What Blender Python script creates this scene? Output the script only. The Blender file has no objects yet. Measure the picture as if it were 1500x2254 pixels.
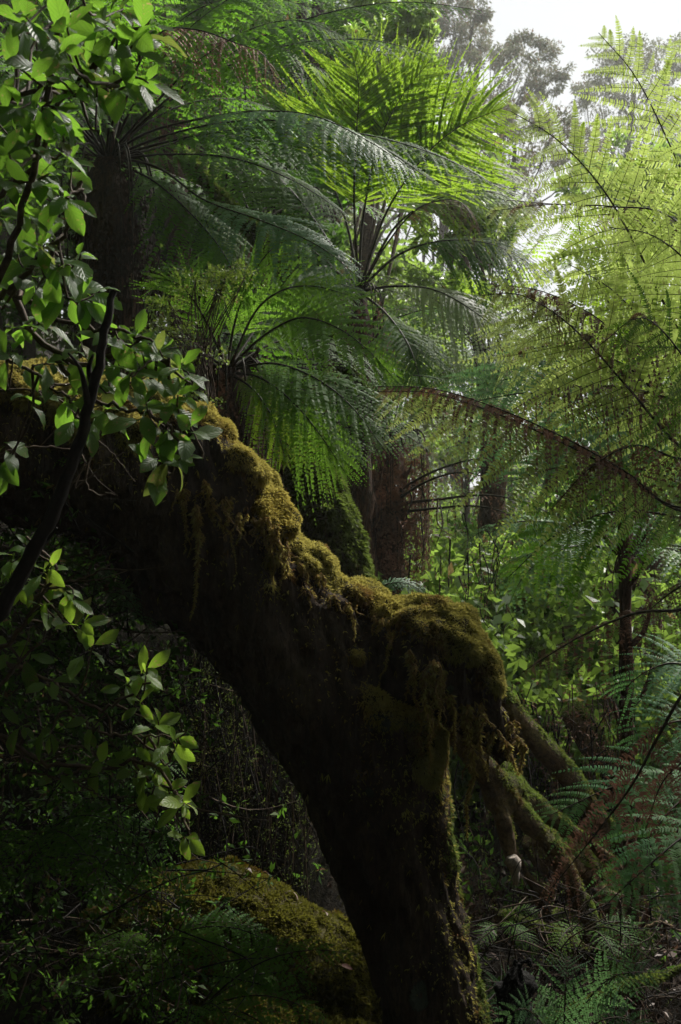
import bpy, math, random
import numpy as np
from mathutils import Vector, noise as mnoise

# ------------------------------------------------------------------ camera, sky, sun, exposure
scene = bpy.context.scene
COL = scene.collection
CZ = 1.7
FPX, CX, CY = 2254 * 35 / 36.0, 750.0, 1127.0
cam = bpy.data.cameras.new('camera')
cam.sensor_fit = 'VERTICAL'; cam.sensor_height = 36; cam.sensor_width = 24; cam.lens = 35
cam.clip_start = 0.05; cam.clip_end = 2000
cam.dof.use_dof = True; cam.dof.focus_distance = 3.0; cam.dof.aperture_fstop = 8.0
camo = bpy.data.objects.new('camera', cam); COL.objects.link(camo)
camo.location = (0, 0, CZ); camo.rotation_euler = (math.radians(90), 0, 0)
scene.camera = camo

SUN_EL, SUN_AZ = 48, 42          # azimuth measured from +Y (view direction) towards +X (right)
w = bpy.data.worlds.new('World'); scene.world = w; w.use_nodes = True
nt = w.node_tree; nt.nodes.clear()
sky = nt.nodes.new('ShaderNodeTexSky'); sky.sky_type = 'NISHITA'; sky.sun_disc = False
sky.sun_elevation = math.radians(SUN_EL); sky.sun_rotation = math.radians(SUN_AZ)
sky.air_density = 1.0; sky.dust_density = 2.0; sky.ozone_density = 1.0
hs = nt.nodes.new('ShaderNodeHueSaturation'); hs.inputs['Saturation'].default_value = 0.12
bg = nt.nodes.new('ShaderNodeBackground'); bg.inputs['Strength'].default_value = 0.12
wo = nt.nodes.new('ShaderNodeOutputWorld')
# thin even cloud over the sky colour
cl = nt.nodes.new('ShaderNodeMix'); cl.data_type = 'RGBA'; cl.inputs[0].default_value = 0.78; cl.inputs[7].default_value = (3.2, 3.3, 3.35, 1)
cn = nt.nodes.new('ShaderNodeTexNoise'); cn.inputs['Scale'].default_value = 2.0; cn.inputs['Detail'].default_value = 4.0
cm = nt.nodes.new('ShaderNodeMapRange'); cm.inputs[1].default_value = 0.3; cm.inputs[2].default_value = 0.7; cm.inputs[3].default_value = 0.82; cm.inputs[4].default_value = 0.92
ctc = nt.nodes.new('ShaderNodeTexCoord'); nt.links.new(ctc.outputs['Generated'], cn.inputs['Vector']); nt.links.new(cn.outputs[0], cm.inputs[0]); nt.links.new(cm.outputs[0], cl.inputs[0])
nt.links.new(sky.outputs[0], hs.inputs['Color']); nt.links.new(hs.outputs[0], cl.inputs[6]); nt.links.new(cl.outputs[2], bg.inputs[0]); nt.links.new(bg.outputs[0], wo.inputs[0])

sun = bpy.data.lights.new('sun', 'SUN'); sun.energy = 4.2; sun.angle = math.radians(12); sun.color = (1.0, 0.96, 0.88)
suno = bpy.data.objects.new('sun', sun); COL.objects.link(suno)
se, sa = math.radians(SUN_EL), math.radians(SUN_AZ)
SUND = Vector((math.sin(sa) * math.cos(se), math.cos(sa) * math.cos(se), math.sin(se)))
suno.rotation_euler = SUND.to_track_quat('Z', 'Y').to_euler(); suno.location = (8, 8, 14)

scene.view_settings.view_transform = 'Standard'; scene.view_settings.look = 'None'
scene.view_settings.gamma = 1; scene.view_settings.exposure = 1.05
scene.render.engine = 'CYCLES'
cy = scene.cycles
cy.use_denoising = True
try: cy.denoiser = 'OPENIMAGEDENOISE'
except Exception: pass
cy.max_bounces = 7; cy.diffuse_bounces = 4; cy.glossy_bounces = 2; cy.transmission_bounces = 4
cy.transparent_max_bounces = 4; cy.volume_bounces = 0
cy.sample_clamp_indirect = 4.0; cy.use_adaptive_sampling = True; cy.adaptive_threshold = 0.02
cy.caustics_reflective = False; cy.caustics_refractive = False

RS = np.random.default_rng(7)
random.seed(7)

def at(px, py, d):
    return np.array([(px - CX) / FPX * d, d, CZ + (CY - py) / FPX * d])
def ats(lst):
    return np.array([at(*p[:3]) for p in lst])
def nz(v):
    v = np.asarray(v, float)
    return v / np.maximum(np.linalg.norm(v, axis=-1, keepdims=True), 1e-9)

# ------------------------------------------------------------------ materials
def newmat(name):
    m = bpy.data.materials.new(name); m.use_nodes = True
    m.node_tree.nodes.clear()
    return m, m.node_tree
def N(t, typ, **kw):
    n = t.nodes.new(typ)
    for k, v in kw.items():
        if k in ('operation', 'blend_type', 'data_type', 'attribute_name', 'noise_dimensions', 'feature', 'wave_type', 'bands_direction'): setattr(n, k, v)
        else: n.inputs[k].default_value = v
    return n
def rgb(c): return (c[0], c[1], c[2], 1)
def mixc(t, fac, a, b):
    n = t.nodes.new('ShaderNodeMix'); n.data_type = 'RGBA'
    if isinstance(fac, (int, float)): n.inputs[0].default_value = fac
    else: t.links.new(fac, n.inputs[0])
    for s, v in ((n.inputs[6], a), (n.inputs[7], b)):
        if isinstance(v, tuple): s.default_value = rgb(v)
        else: t.links.new(v, s)
    return n.outputs[2]
def ramp(t, src, lo, hi):
    n = t.nodes.new('ShaderNodeMapRange'); t.links.new(src, n.inputs[0])
    n.inputs[1].default_value = lo; n.inputs[2].default_value = hi; n.clamp = True
    return n.outputs[0]
def math_(t, op, a, b=None):
    n = t.nodes.new('ShaderNodeMath'); n.operation = op
    for i, v in enumerate((a, b)):
        if v is None: continue
        if isinstance(v, (int, float)): n.inputs[i].default_value = v
        else: t.links.new(v, n.inputs[i])
    return n.outputs[0]

def leaf_mat(name, c1, c2, dead=(0.13, 0.065, 0.036), trans=0.45, tcol=None, rough=0.42, spec=0.5, broad=False, dead_trans=0.3):
    m, t = newmat(name)
    at_ = t.nodes.new('ShaderNodeAttribute'); at_.attribute_name = 'luv'
    ag = t.nodes.new('ShaderNodeAttribute'); ag.attribute_name = 'age'
    sp = t.nodes.new('ShaderNodeSeparateXYZ'); t.links.new(at_.outputs['Vector'], sp.inputs[0])
    base = mixc(t, sp.outputs[2], c1, c2)
    geo = t.nodes.new('ShaderNodeNewGeometry')
    nz_ = N(t, 'ShaderNodeTexNoise', Scale=2.3, Detail=2.0); t.links.new(geo.outputs['Position'], nz_.inputs['Vector'])
    yel = tuple(min(1, x * y) for x, y in zip(c2, (1.7, 1.25, 0.8)))
    base = mixc(t, ramp(t, nz_.outputs[0], 0.5, 0.75), base, yel)
    tc0 = tcol if tcol else tuple(min(1, x * y) for x, y in zip(c2, (3.4, 2.7, 1.2)))
    bump = None
    if broad:
        u = math_(t, 'ABSOLUTE', sp.outputs[0])
        # side veins run up and outwards from the midrib
        ph = math_(t, 'ADD', math_(t, 'MULTIPLY', sp.outputs[1], 52.0), math_(t, 'MULTIPLY', u, -14.0))
        vein = math_(t, 'POWER', math_(t, 'ABSOLUTE', math_(t, 'SINE', math_(t, 'MULTIPLY', ph, 0.5))), 0.35)
        mid = ramp(t, u, 0.0, 0.10)
        h = math_(t, 'MULTIPLY', vein, mid)
        vm = t.nodes.new('ShaderNodeMath'); vm.operation = 'SUBTRACT'; vm.inputs[0].default_value = 1.0; t.links.new(mid, vm.inputs[1])
        base = mixc(t, math_(t, 'MULTIPLY', vm.outputs[0], 0.55), base, tuple(min(1, x * 2.0 + 0.02) for x in c2))
        n2 = N(t, 'ShaderNodeTexNoise', Scale=105.0, Detail=2.0); t.links.new(geo.outputs['Position'], n2.inputs['Vector'])
        n3 = N(t, 'ShaderNodeTexNoise', Scale=17.0, Detail=1.0); t.links.new(geo.outputs['Position'], n3.inputs['Vector'])
        spot = math_(t, 'MULTIPLY', ramp(t, n2.outputs[0], 0.62, 0.68), ramp(t, n3.outputs[0], 0.46, 0.58))
        base = mixc(t, spot, base, (0.20, 0.12, 0.03))
        tcn = mixc(t, spot, mixc(t, math_(t, 'SUBTRACT', 1.0, h), tc0, tuple(x * 0.72 for x in tc0)), (0.5, 0.38, 0.16))
        b = N(t, 'ShaderNodeBump', Strength=0.45, Distance=0.003); t.links.new(h, b.inputs['Height']); bump = b.outputs[0]
    else:
        tcn = mixc(t, 0.0, tc0, tc0)
    base = mixc(t, ag.outputs['Fac'], base, dead)
    tcn = mixc(t, ag.outputs['Fac'], tcn, tuple(min(1, x * 2.4 * dead_trans * 2) for x in dead))
    p = N(t, 'ShaderNodeBsdfPrincipled', Roughness=rough); p.inputs['Specular IOR Level'].default_value = spec
    t.links.new(base, p.inputs['Base Color'])
    tr = t.nodes.new('ShaderNodeBsdfTranslucent'); t.links.new(tcn, tr.inputs[0])
    if bump: t.links.new(bump, p.inputs['Normal'])
    mx = t.nodes.new('ShaderNodeMixShader'); mx.inputs[0].default_value = trans
    t.links.new(p.outputs[0], mx.inputs[1]); t.links.new(tr.outputs[0], mx.inputs[2])
    o = t.nodes.new('ShaderNodeOutputMaterial'); t.links.new(mx.outputs[0], o.inputs[0])
    return m

def rough_mat(name, cols, scale=8.0, stretch=(1, 1, 1), bump=0.6, dist=0.01, rough=0.9, spec=0.25, fine=60.0):
    m, t = newmat(name)
    tc = t.nodes.new('ShaderNodeTexCoord')
    mp = t.nodes.new('ShaderNodeMapping'); mp.inputs['Scale'].default_value = stretch
    t.links.new(tc.outputs['Object'], mp.inputs[0])
    n1 = N(t, 'ShaderNodeTexNoise', Scale=scale, Detail=8.0, Roughness=0.65); t.links.new(mp.outputs[0], n1.inputs['Vector'])
    n2 = N(t, 'ShaderNodeTexNoise', Scale=fine, Detail=5.0, Roughness=0.7); t.links.new(mp.outputs[0], n2.inputs['Vector'])
    cr = t.nodes.new('ShaderNodeValToRGB'); t.links.new(n1.outputs[0], cr.inputs[0])
    e = cr.color_ramp.elements
    e[0].position = 0.32; e[0].color = rgb(cols[0]); e[1].position = 0.68; e[1].color = rgb(cols[-1])
    for i, c in enumerate(cols[1:-1]):
        k = cr.color_ramp.elements.new(0.32 + 0.36 * (i + 1) / (len(cols) - 1)); k.color = rgb(c)
    col = mixc(t, ramp(t, n2.outputs[0], 0.4, 0.7), cr.outputs[0], tuple(x * 0.45 for x in cols[0]))
    h = math_(t, 'ADD', math_(t, 'MULTIPLY', n1.outputs[0], 1.0), math_(t, 'MULTIPLY', n2.outputs[0], 0.5))
    b = N(t, 'ShaderNodeBump', Strength=bump, Distance=dist); t.links.new(h, b.inputs['Height'])
    p = N(t, 'ShaderNodeBsdfPrincipled', Roughness=rough); p.inputs['Specular IOR Level'].default_value = spec
    t.links.new(col, p.inputs['Base Color']); t.links.new(b.outputs[0], p.inputs['Normal'])
    o = t.nodes.new('ShaderNodeOutputMaterial'); t.links.new(p.outputs[0], o.inputs[0])
    return m

M = {}
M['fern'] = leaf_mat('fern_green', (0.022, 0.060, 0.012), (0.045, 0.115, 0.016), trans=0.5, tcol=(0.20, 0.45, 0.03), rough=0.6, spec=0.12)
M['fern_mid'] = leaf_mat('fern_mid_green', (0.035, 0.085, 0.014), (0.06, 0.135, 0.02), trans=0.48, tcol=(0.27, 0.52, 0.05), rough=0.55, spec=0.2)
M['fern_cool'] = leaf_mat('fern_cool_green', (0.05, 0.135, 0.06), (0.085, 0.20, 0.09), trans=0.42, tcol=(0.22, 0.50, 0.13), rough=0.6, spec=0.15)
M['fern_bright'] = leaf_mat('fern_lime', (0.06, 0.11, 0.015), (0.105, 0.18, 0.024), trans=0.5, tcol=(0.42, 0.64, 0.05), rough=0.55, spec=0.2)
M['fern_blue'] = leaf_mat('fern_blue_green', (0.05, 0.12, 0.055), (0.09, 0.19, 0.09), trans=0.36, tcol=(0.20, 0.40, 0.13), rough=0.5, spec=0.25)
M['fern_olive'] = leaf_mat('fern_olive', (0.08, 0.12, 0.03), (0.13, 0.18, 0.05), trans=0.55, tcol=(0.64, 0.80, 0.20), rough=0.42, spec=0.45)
M['leaf'] = leaf_mat('broad_leaf', (0.03, 0.065, 0.012), (0.05, 0.105, 0.016), trans=0.5, tcol=(0.23, 0.46, 0.04), rough=0.42, spec=0.34, broad=True)
M['leaf_lit'] = leaf_mat('lit_broad_leaf', (0.045, 0.10, 0.016), (0.075, 0.15, 0.022), trans=0.5, tcol=(0.36, 0.58, 0.05), rough=0.4, spec=0.4, broad=True)  # copy of broad_leaf with light painted into its colour for the shaded lower shrub
M['leaf_bg'] = leaf_mat('far_leaf_green', (0.045, 0.09, 0.018), (0.085, 0.16, 0.03), trans=0.48, tcol=(0.34, 0.52, 0.08))
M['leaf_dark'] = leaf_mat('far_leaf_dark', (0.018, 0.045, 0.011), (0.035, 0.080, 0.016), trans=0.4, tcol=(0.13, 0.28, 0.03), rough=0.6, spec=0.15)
M['leaf_gum'] = leaf_mat('gum_leaf', (0.055, 0.075, 0.045), (0.10, 0.115, 0.065), dead=(0.14, 0.08, 0.05), trans=0.3, tcol=(0.20, 0.22, 0.11), rough=0.6)
M['leaf_small'] = leaf_mat('small_leaf', (0.05, 0.09, 0.02), (0.09, 0.14, 0.03), trans=0.45, tcol=(0.30, 0.42, 0.06))
M['stalk'] = rough_mat('fern_stalk', [(0.022, 0.016, 0.008), (0.05, 0.04, 0.014)], scale=20, bump=0.3, rough=0.6)
M['stalk_green'] = rough_mat('green_stalk', [(0.05, 0.07, 0.02), (0.09, 0.10, 0.03)], scale=20, bump=0.2, rough=0.55)
M['twig'] = rough_mat('twig_bark', [(0.05, 0.032, 0.02), (0.13, 0.09, 0.06)], scale=14, bump=0.4, rough=0.75)
M['dark_twig'] = rough_mat('dark_twig', [(0.008, 0.006, 0.005), (0.02, 0.014, 0.010)], scale=14, bump=0.5, rough=0.8)
M['bark'] = rough_mat('dark_bark', [(0.018, 0.012, 0.008), (0.05, 0.031, 0.020), (0.10, 0.07, 0.048)], scale=9, stretch=(1.3, 1.3, 0.35), bump=1.0, dist=0.03)
M['fern_trunk'] = rough_mat('fern_trunk_fibre', [(0.03, 0.018, 0.010), (0.10, 0.050, 0.030), (0.20, 0.105, 0.065)], scale=9, stretch=(2, 2, 0.4), bump=1.0, dist=0.04)
M['gumbark'] = rough_mat('gum_bark', [(0.05, 0.04, 0.03), (0.11, 0.09, 0.07)], scale=3, bump=0.4)
M['moss_bed'] = rough_mat('moss_bed', [(0.03, 0.022, 0.008), (0.055, 0.045, 0.012), (0.07, 0.065, 0.016)], scale=16, bump=0.8, dist=0.02)
M['log'] = rough_mat('mossy_log_bark', [(0.045, 0.028, 0.016), (0.13, 0.085, 0.038), (0.14, 0.12, 0.04)], scale=10, bump=1.0, dist=0.02)
M['moss'] = leaf_mat('moss', (0.085, 0.11, 0.02), (0.28, 0.275, 0.085), dead=(0.16, 0.085, 0.03), trans=0.4, tcol=(0.56, 0.49, 0.12), rough=0.7, spec=0.2)
M['moss_green'] = leaf_mat('green_moss', (0.04, 0.06, 0.014), (0.08, 0.10, 0.022), dead=(0.10, 0.065, 0.022), trans=0.35, tcol=(0.2, 0.28, 0.05), rough=0.7, spec=0.2)
M['moss_gold'] = leaf_mat('golden_moss', (0.05, 0.053, 0.007), (0.12, 0.098, 0.011), dead=(0.12, 0.065, 0.010), trans=0.3, tcol=(0.20, 0.20, 0.03), rough=0.7, spec=0.2)
M['dead'] = leaf_mat('dead_frond', (0.085, 0.043, 0.029), (0.19, 0.105, 0.07), dead=(0.05, 0.028, 0.018), trans=0.25, tcol=(0.20, 0.10, 0.065), rough=0.7, spec=0.3)
M['dead_dark'] = leaf_mat('dark_dead_frond', (0.018, 0.012, 0.009), (0.045, 0.030, 0.022), dead=(0.03, 0.018, 0.012), trans=0.15, tcol=(0.06, 0.035, 0.02), rough=0.8, spec=0.15)
M['litter'] = leaf_mat('fallen_leaf', (0.06, 0.04, 0.03), (0.14, 0.09, 0.07), dead=(0.13, 0.045, 0.025), trans=0.15, tcol=(0.3, 0.16, 0.10), rough=0.6)
M['soil'] = rough_mat('forest_soil', [(0.012, 0.009, 0.006), (0.028, 0.020, 0.011), (0.035, 0.032, 0.012)], scale=3, bump=1.0, dist=0.04)
M['palewood'] = rough_mat('pale_broken_wood', [(0.22, 0.18, 0.15), (0.40, 0.35, 0.30)], scale=12, stretch=(3, 3, 0.5), bump=0.6)
M['lichen'] = rough_mat('lichen', [(0.035, 0.045, 0.032), (0.07, 0.085, 0.06)], scale=30, bump=0.8)
M['char'] = rough_mat('black_stump', [(0.004, 0.0035, 0.003), (0.010, 0.008, 0.007)], scale=14, bump=1.0, dist=0.02)

# ------------------------------------------------------------------ mesh helpers
class MB:
    def __init__(s): s.V = []; s.L = []; s.A = []; s.F = []; s.MI = []; s.n = 0; s.mats = []
    def mi(s, mat):
        if mat not in s.mats: s.mats.append(mat)
        return s.mats.index(mat)
    def add(s, V, F, mat, luv=None, age=0.0):
        V = np.asarray(V, float).reshape(-1, 3); F = np.asarray(F, int)
        if luv is None: luv = np.zeros((len(V), 3)) + 0.5
        s.V.append(V); s.L.append(np.asarray(luv, float).reshape(-1, 3)); s.A.append(np.broadcast_to(np.asarray(age, float), (len(V),)).copy())
        s.F.append(F + s.n); s.MI.append(np.full(len(F), s.mi(mat))); s.n += len(V)
    def build(s, name, parent=None, smooth=True):
        me = bpy.data.meshes.new(name)
        V = np.concatenate(s.V); Lc = np.concatenate([f.ravel() for f in s.F])
        tot = np.concatenate([np.full(len(f), f.shape[1]) for f in s.F])
        st = np.concatenate([[0], np.cumsum(tot)[:-1]])
        me.vertices.add(len(V)); me.vertices.foreach_set('co', V.ravel().astype(np.float32))
        me.loops.add(len(Lc)); me.loops.foreach_set('vertex_index', Lc.astype(np.int32))
        me.polygons.add(len(tot)); me.polygons.foreach_set('loop_start', st.astype(np.int32))
        me.polygons.foreach_set('material_index', np.concatenate(s.MI).astype(np.int32))
        for m in s.mats: me.materials.append(M[m])
        me.update(calc_edges=True)
        me.polygons.foreach_set('use_smooth', np.full(len(tot), smooth))
        a = me.attributes.new('luv', 'FLOAT_VECTOR', 'POINT'); a.data.foreach_set('vector', np.concatenate(s.L).ravel().astype(np.float32))
        a = me.attributes.new('age', 'FLOAT', 'POINT'); a.data.foreach_set('value', np.concatenate(s.A).astype(np.float32))
        o = bpy.data.objects.new(name, me); COL.objects.link(o)
        if parent is not None:
            o.parent = parent; o.matrix_parent_inverse.identity()
            me.vertices.foreach_set('co', (V - np.array(parent_world(parent))).ravel().astype(np.float32)); me.update()
        return o
def parent_world(o):
    p = Vector(o.location)
    while o.parent: o = o.parent; p += Vector(o.location)
    return p
def tag(o, label=None, cat=None, group=None, kind=None):
    if label: o['label'] = label
    if cat: o['category'] = cat
    if group: o['group'] = group
    if kind: o['kind'] = kind
    return o
def thing(name, label, cat, loc, group=None):
    o = bpy.data.objects.new(name, None); COL.objects.link(o); o.empty_display_size = 0.1
    o.location = tuple(float(v) for v in loc)
    return tag(o, label, cat, group)
def copy_thing(o, loc, rz, scale, label=None):
    c = o.copy(); COL.objects.link(c); c.location = loc; c.rotation_euler = (0, 0, rz); c.scale = (scale,) * 3
    if label: c['label'] = label
    for ch in list(o.children):
        k = ch.copy(); COL.objects.link(k); k.parent = c
    return c

def spline(P, n):
    P = np.asarray(P, float)
    if len(P) == 2: P = np.array([P[0], (P[0] + P[1]) / 2, P[1]])
    Q = np.vstack([2 * P[0] - P[1], P, 2 * P[-1] - P[-2]])
    seg = np.linalg.norm(np.diff(P, axis=0), axis=1); cum = np.concatenate([[0], np.cumsum(seg)]); cum /= cum[-1]
    t = np.linspace(0, 1, n) if np.isscalar(n) else np.asarray(n)
    i = np.clip(np.searchsorted(cum, t, side='right') - 1, 0, len(P) - 2)
    u = ((t - cum[i]) / np.maximum(cum[i + 1] - cum[i], 1e-9))[:, None]
    a, b, c, d = Q[i], Q[i + 1], Q[i + 2], Q[i + 3]
    return 0.5 * ((2 * b) + (-a + c) * u + (2 * a - 5 * b + 4 * c - d) * u ** 2 + (-a + 3 * b - 3 * c + d) * u ** 3)
def interp(vals, n):
    return np.interp(np.linspace(0, 1, n), np.linspace(0, 1, len(vals)), vals)

def tube(mb, P, R, mat, sides=6, cap=True, rough=0.0, age=0.0, rnd=None):
    P = np.asarray(P, float); n = len(P); R = np.broadcast_to(np.asarray(R, float), (n,))
    T = nz(np.gradient(P, axis=0))
    ref = np.array([0.0, 0.0, 1.0]) if abs(T[0][2]) < 0.9 else np.array([1.0, 0, 0])
    A = np.zeros((n, 3)); a = nz(np.cross(T[0], ref))
    for i in range(n):
        a = nz(a - T[i] * np.dot(a, T[i])); A[i] = a
    B = np.cross(T, A)
    th = np.linspace(0, 2 * np.pi, sides, endpoint=False)
    rr = R[:, None] * (1 + rough * RS.standard_normal((n, sides)))
    V = P[:, None] + rr[..., None] * (np.cos(th)[None, :, None] * A[:, None] + np.sin(th)[None, :, None] * B[:, None])
    V = V.reshape(-1, 3)
    i = np.arange(n - 1)[:, None] * sides; j = np.arange(sides)[None]; k = (j + 1) % sides
    F = np.stack([i + j, i + k, i + sides + k, i + sides + j], -1).reshape(-1, 4)
    luv = np.zeros((len(V), 3)); luv[:, 2] = RS.random() if rnd is None else rnd
    mb.add(V, F, mat, luv, age)
    if cap:
        for e, b in ((0, 0), (n - 1, (n - 1) * sides)):
            Vc = np.vstack([P[e], V[b:b + sides]])
            Fc = np.array([[0, 1 + q, 1 + (q + 1) % sides] for q in range(sides)])
            mb.add(Vc, Fc, mat, None, age)

# ------------------------------------------------------------------ fern fronds
def frond(mb, P, width, mat='fern', stalk='stalk', n=24, dens=18, start=0.2, nrm=(0.1, -0.55, 0.8), droop=0.25, sweep=0.35,
          rach=0.007, age=0.0, agetip=0.0, ragged=0.05, pl=0.17, curl=0.3, seed=None, peak=0.42, lift=0.0, fill=0.42, ov=0.66, fwd=0.22):
    rg = np.random.default_rng(seed if seed is not None else int(RS.integers(1e9)))
    R = spline(P, 40)
    tube(mb, R, np.linspace(rach, rach * 0.15, 40), stalk, sides=5, cap=False)
    tp = start + (1 - start) * (np.linspace(0, 1, n) ** 0.93) * 0.985
    tp = np.repeat(tp, 2); side = np.tile([1.0, -1.0], n); tp = np.clip(tp + rg.normal(0, 0.003, 2 * n), 0, 1)
    idx = tp * 39; i0 = np.clip(idx.astype(int), 0, 38); f = (idx - i0)[:, None]
    Bp = R[i0] * (1 - f) + R[i0 + 1] * f
    T = nz(R[i0 + 1] - R[i0])
    hint = nz(np.asarray(nrm, float)); S = nz(np.cross(T, hint)); Nn = np.cross(S, T)
    x = (tp - start) / (1 - start)
    prof = np.where(x < peak, 0.35 + 0.65 * np.sin(0.5 * np.pi * x / peak), np.maximum(1 - ((x - peak) / (1 - peak)), 0) ** 0.62)
    prof = np.maximum(prof, 0.03)
    Ln = width * prof * rg.uniform(0.8, 1.1, 2 * n) * np.where(rg.random(2 * n) < 0.05, rg.uniform(0.4, 0.8, 2 * n), 1)
    keep = rg.random(2 * n) > ragged
    sw = sweep + 0.5 * x ** 3 + rg.normal(0, 0.09, 2 * n)
    D = nz(S * (side * np.cos(sw))[:, None] + T * np.sin(sw)[:, None] + Nn * (lift + rg.normal(0, 0.07, 2 * n))[:, None])
    dr = droop * rg.uniform(0.7, 1.3, 2 * n)
    pdead = (side > 0) & (rg.random(2 * n) < agetip * 1.5 * np.clip((tp - 0.2) * 3, 0, 1)) & (agetip > 0.2)
    Ln = np.where(pdead, Ln * rg.uniform(0.3, 0.6, 2 * n), Ln); dr = np.where(pdead, rg.uniform(0.9, 2.6, 2 * n), dr)
    pdead = pdead * 1.0
    spacing = np.linalg.norm(np.diff(R, axis=0), axis=1).sum() * (1 - start) / n
    Bp, T, Nn, Ln, D, dr, tp, side, pdead = [a[keep] for a in (Bp, T, Nn, Ln, D, dr, tp, side, pdead)]
    m = len(Ln); fw = fwd * rg.normal(1, 0.5, m)
    G = np.array([0, 0, -1.0])
    # pinna rib
    sr = np.linspace(0, 1, 5)[None, :, None]
    C = Bp[:, None] + D[:, None] * Ln[:, None, None] * sr + (G * dr[:, None] + T * fw[:, None])[:, None] * Ln[:, None, None] * sr ** 2
    wr = (0.0011 + 0.004 * Ln)[:, None, None] * (1.05 - sr) * 0.7
    Nl = Nn[:, None] * wr
    Tl = T[:, None] * wr
    V = np.stack([C - Tl, C + Tl], 2).reshape(-1, 3)
    base = np.arange(m)[:, None] * 10 + np.arange(4)[None] * 2
    F = np.stack([base, base + 1, base + 3, base + 2], -1).reshape(-1, 4)
    mb.add(V, F, 'stalk_green' if age < 0.15 and mat != 'dead' else mat, None, age)
    # pinnules
    s = (np.arange(dens) + 0.55) / dens
    s = s[None] + rg.normal(0, 0.25 / dens, (m, dens)); s = np.clip(s, 0.02, 1)[..., None]
    C = Bp[:, None] + D[:, None] * Ln[:, None, None] * s + (G * dr[:, None] + T * fw[:, None])[:, None] * Ln[:, None, None] * s ** 2
    dd = nz(D[:, None] + 2 * (G * dr[:, None] + T * fw[:, None])[:, None] * s)
    Wd = nz(np.cross(dd, np.broadcast_to(Nn[:, None], dd.shape)))
    Np = np.cross(Wd, dd)
    L3 = min(width * pl, ov * spacing) * (0.35 + 0.65 * (Ln / width))[:, None, None] * (np.maximum(1 - s, 0.02) ** 0.55) * rg.uniform(0.8, 1.15, (m, dens, 1))
    L3 = np.minimum(L3, (Ln * 0.5)[:, None, None])
    sp = (Ln / dens)[:, None, None]
    bw = np.minimum(sp, 0.03) * fill
    out = []
    for sg in (1, -1):
        tw = rg.normal(0, 0.10, (m, dens, 1))
        e = nz(Wd * sg + dd * 0.32 + Np * (tw - curl * 0.25) + G * curl * 0.25)
        tipd = nz(e + dd * 0.25 + G * curl * 0.6 - Np * curl * 0.25)
        a = C - dd * bw; b = C + dd * bw
        m1 = C + e * L3 * 0.62 + dd * bw * 0.75; m0 = C + e * L3 * 0.62 - dd * bw * 0.75
        tip = C + e * L3 * 0.62 + tipd * L3 * 0.38
        out.append(np.stack([a, b, m1, tip, m0], 2))
    V = np.concatenate([o.reshape(-1, 5, 3) for o in out]); k = len(V)
    b5 = np.arange(k)[:, None] * 5
    r = np.repeat(np.tile(rg.random((m, 1)) * 0.7 + rg.random((m, dens)) * 0.3, (2, 1)).ravel(), 5)
    luv = np.zeros((k * 5, 3)); luv[:, 2] = r
    tt = np.tile(np.repeat(tp[:, None], dens, 1), (2, 1)).ravel()
    ss = np.tile(s[..., 0], (2, 1)).ravel()
    ag = age + np.tile(np.repeat(pdead[:, None], dens, 1), (2, 1)).ravel() * 0.9 + 0.5 * agetip * np.clip((tt - 0.45) * 2, 0, 1) * rg.random(len(tt)) * 1.6 + 0.5 * (rg.random(len(tt)) < 0.015)
    ag = np.repeat(np.clip(ag, 0, 1), 5)
    mb.add(V, b5 + np.array([[0, 1, 2, 3, 4]]), mat, luv, ag)

def arc(c, az, L, e0, bend, n=6, side=0.0, power=1.3):
    """a frond spine: leaves c at elevation e0 and bends over by `bend` radians along its length"""
    pts = [np.array(c, float)]; step = L / (n * 3)
    for k in range(n * 3):
        t = (k + 0.5) / (n * 3); e = e0 - bend * t ** power; a = az + side * t
        pts.append(pts[-1] + step * np.array([math.cos(a) * math.cos(e), math.sin(a) * math.cos(e), math.sin(e)]))
    return np.array(pts[::3])

def fern_trunk(mb, P, R, mat='fern_trunk', fibres=60, stubs=30):
    n = 26; C = spline(P, n); rr = interp(R, n); rr[-1] *= 0.35; rr[-2] *= 0.8; rr = rr * (1 + 0.10 * np.sin(np.arange(n) * 1.7 + P[0][0] * 9))
    tube(mb, C, rr, mat, sides=18, rough=0.10)
    for k in range(stubs):     # old frond bases
        i = RS.integers(1, n - 1); a = RS.uniform(0, 6.28); d = np.array([math.cos(a), math.sin(a), 0.6])
        b = C[i] + d * rr[i] * 0.8
        tube(mb, spline([b, b + d * 0.05 + [0, 0, 0.03], b + d * 0.07 + [0, 0, RS.uniform(0.05, 0.12)]], 4), [0.014, 0.010, 0.008, 0.004], mat, sides=5)
    for k in range(fibres):    # hanging root fibres
        i = RS.integers(0, n - 3); a = RS.uniform(0, 6.28); d = np.array([math.cos(a), math.sin(a), 0])
        b = C[i] + d * rr[i] * 1.02; L = RS.uniform(0.1, 0.4)
        q = np.array([b, b + d * 0.02 + [0, 0, -L * 0.5], b + d * RS.uniform(-0.01, 0.03) + [0, 0, -L]])
        tube(mb, spline(q, 5), np.linspace(0.003, 0.001, 5), 'dead_dark' if k % 3 else mat, sides=3, cap=False)

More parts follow.
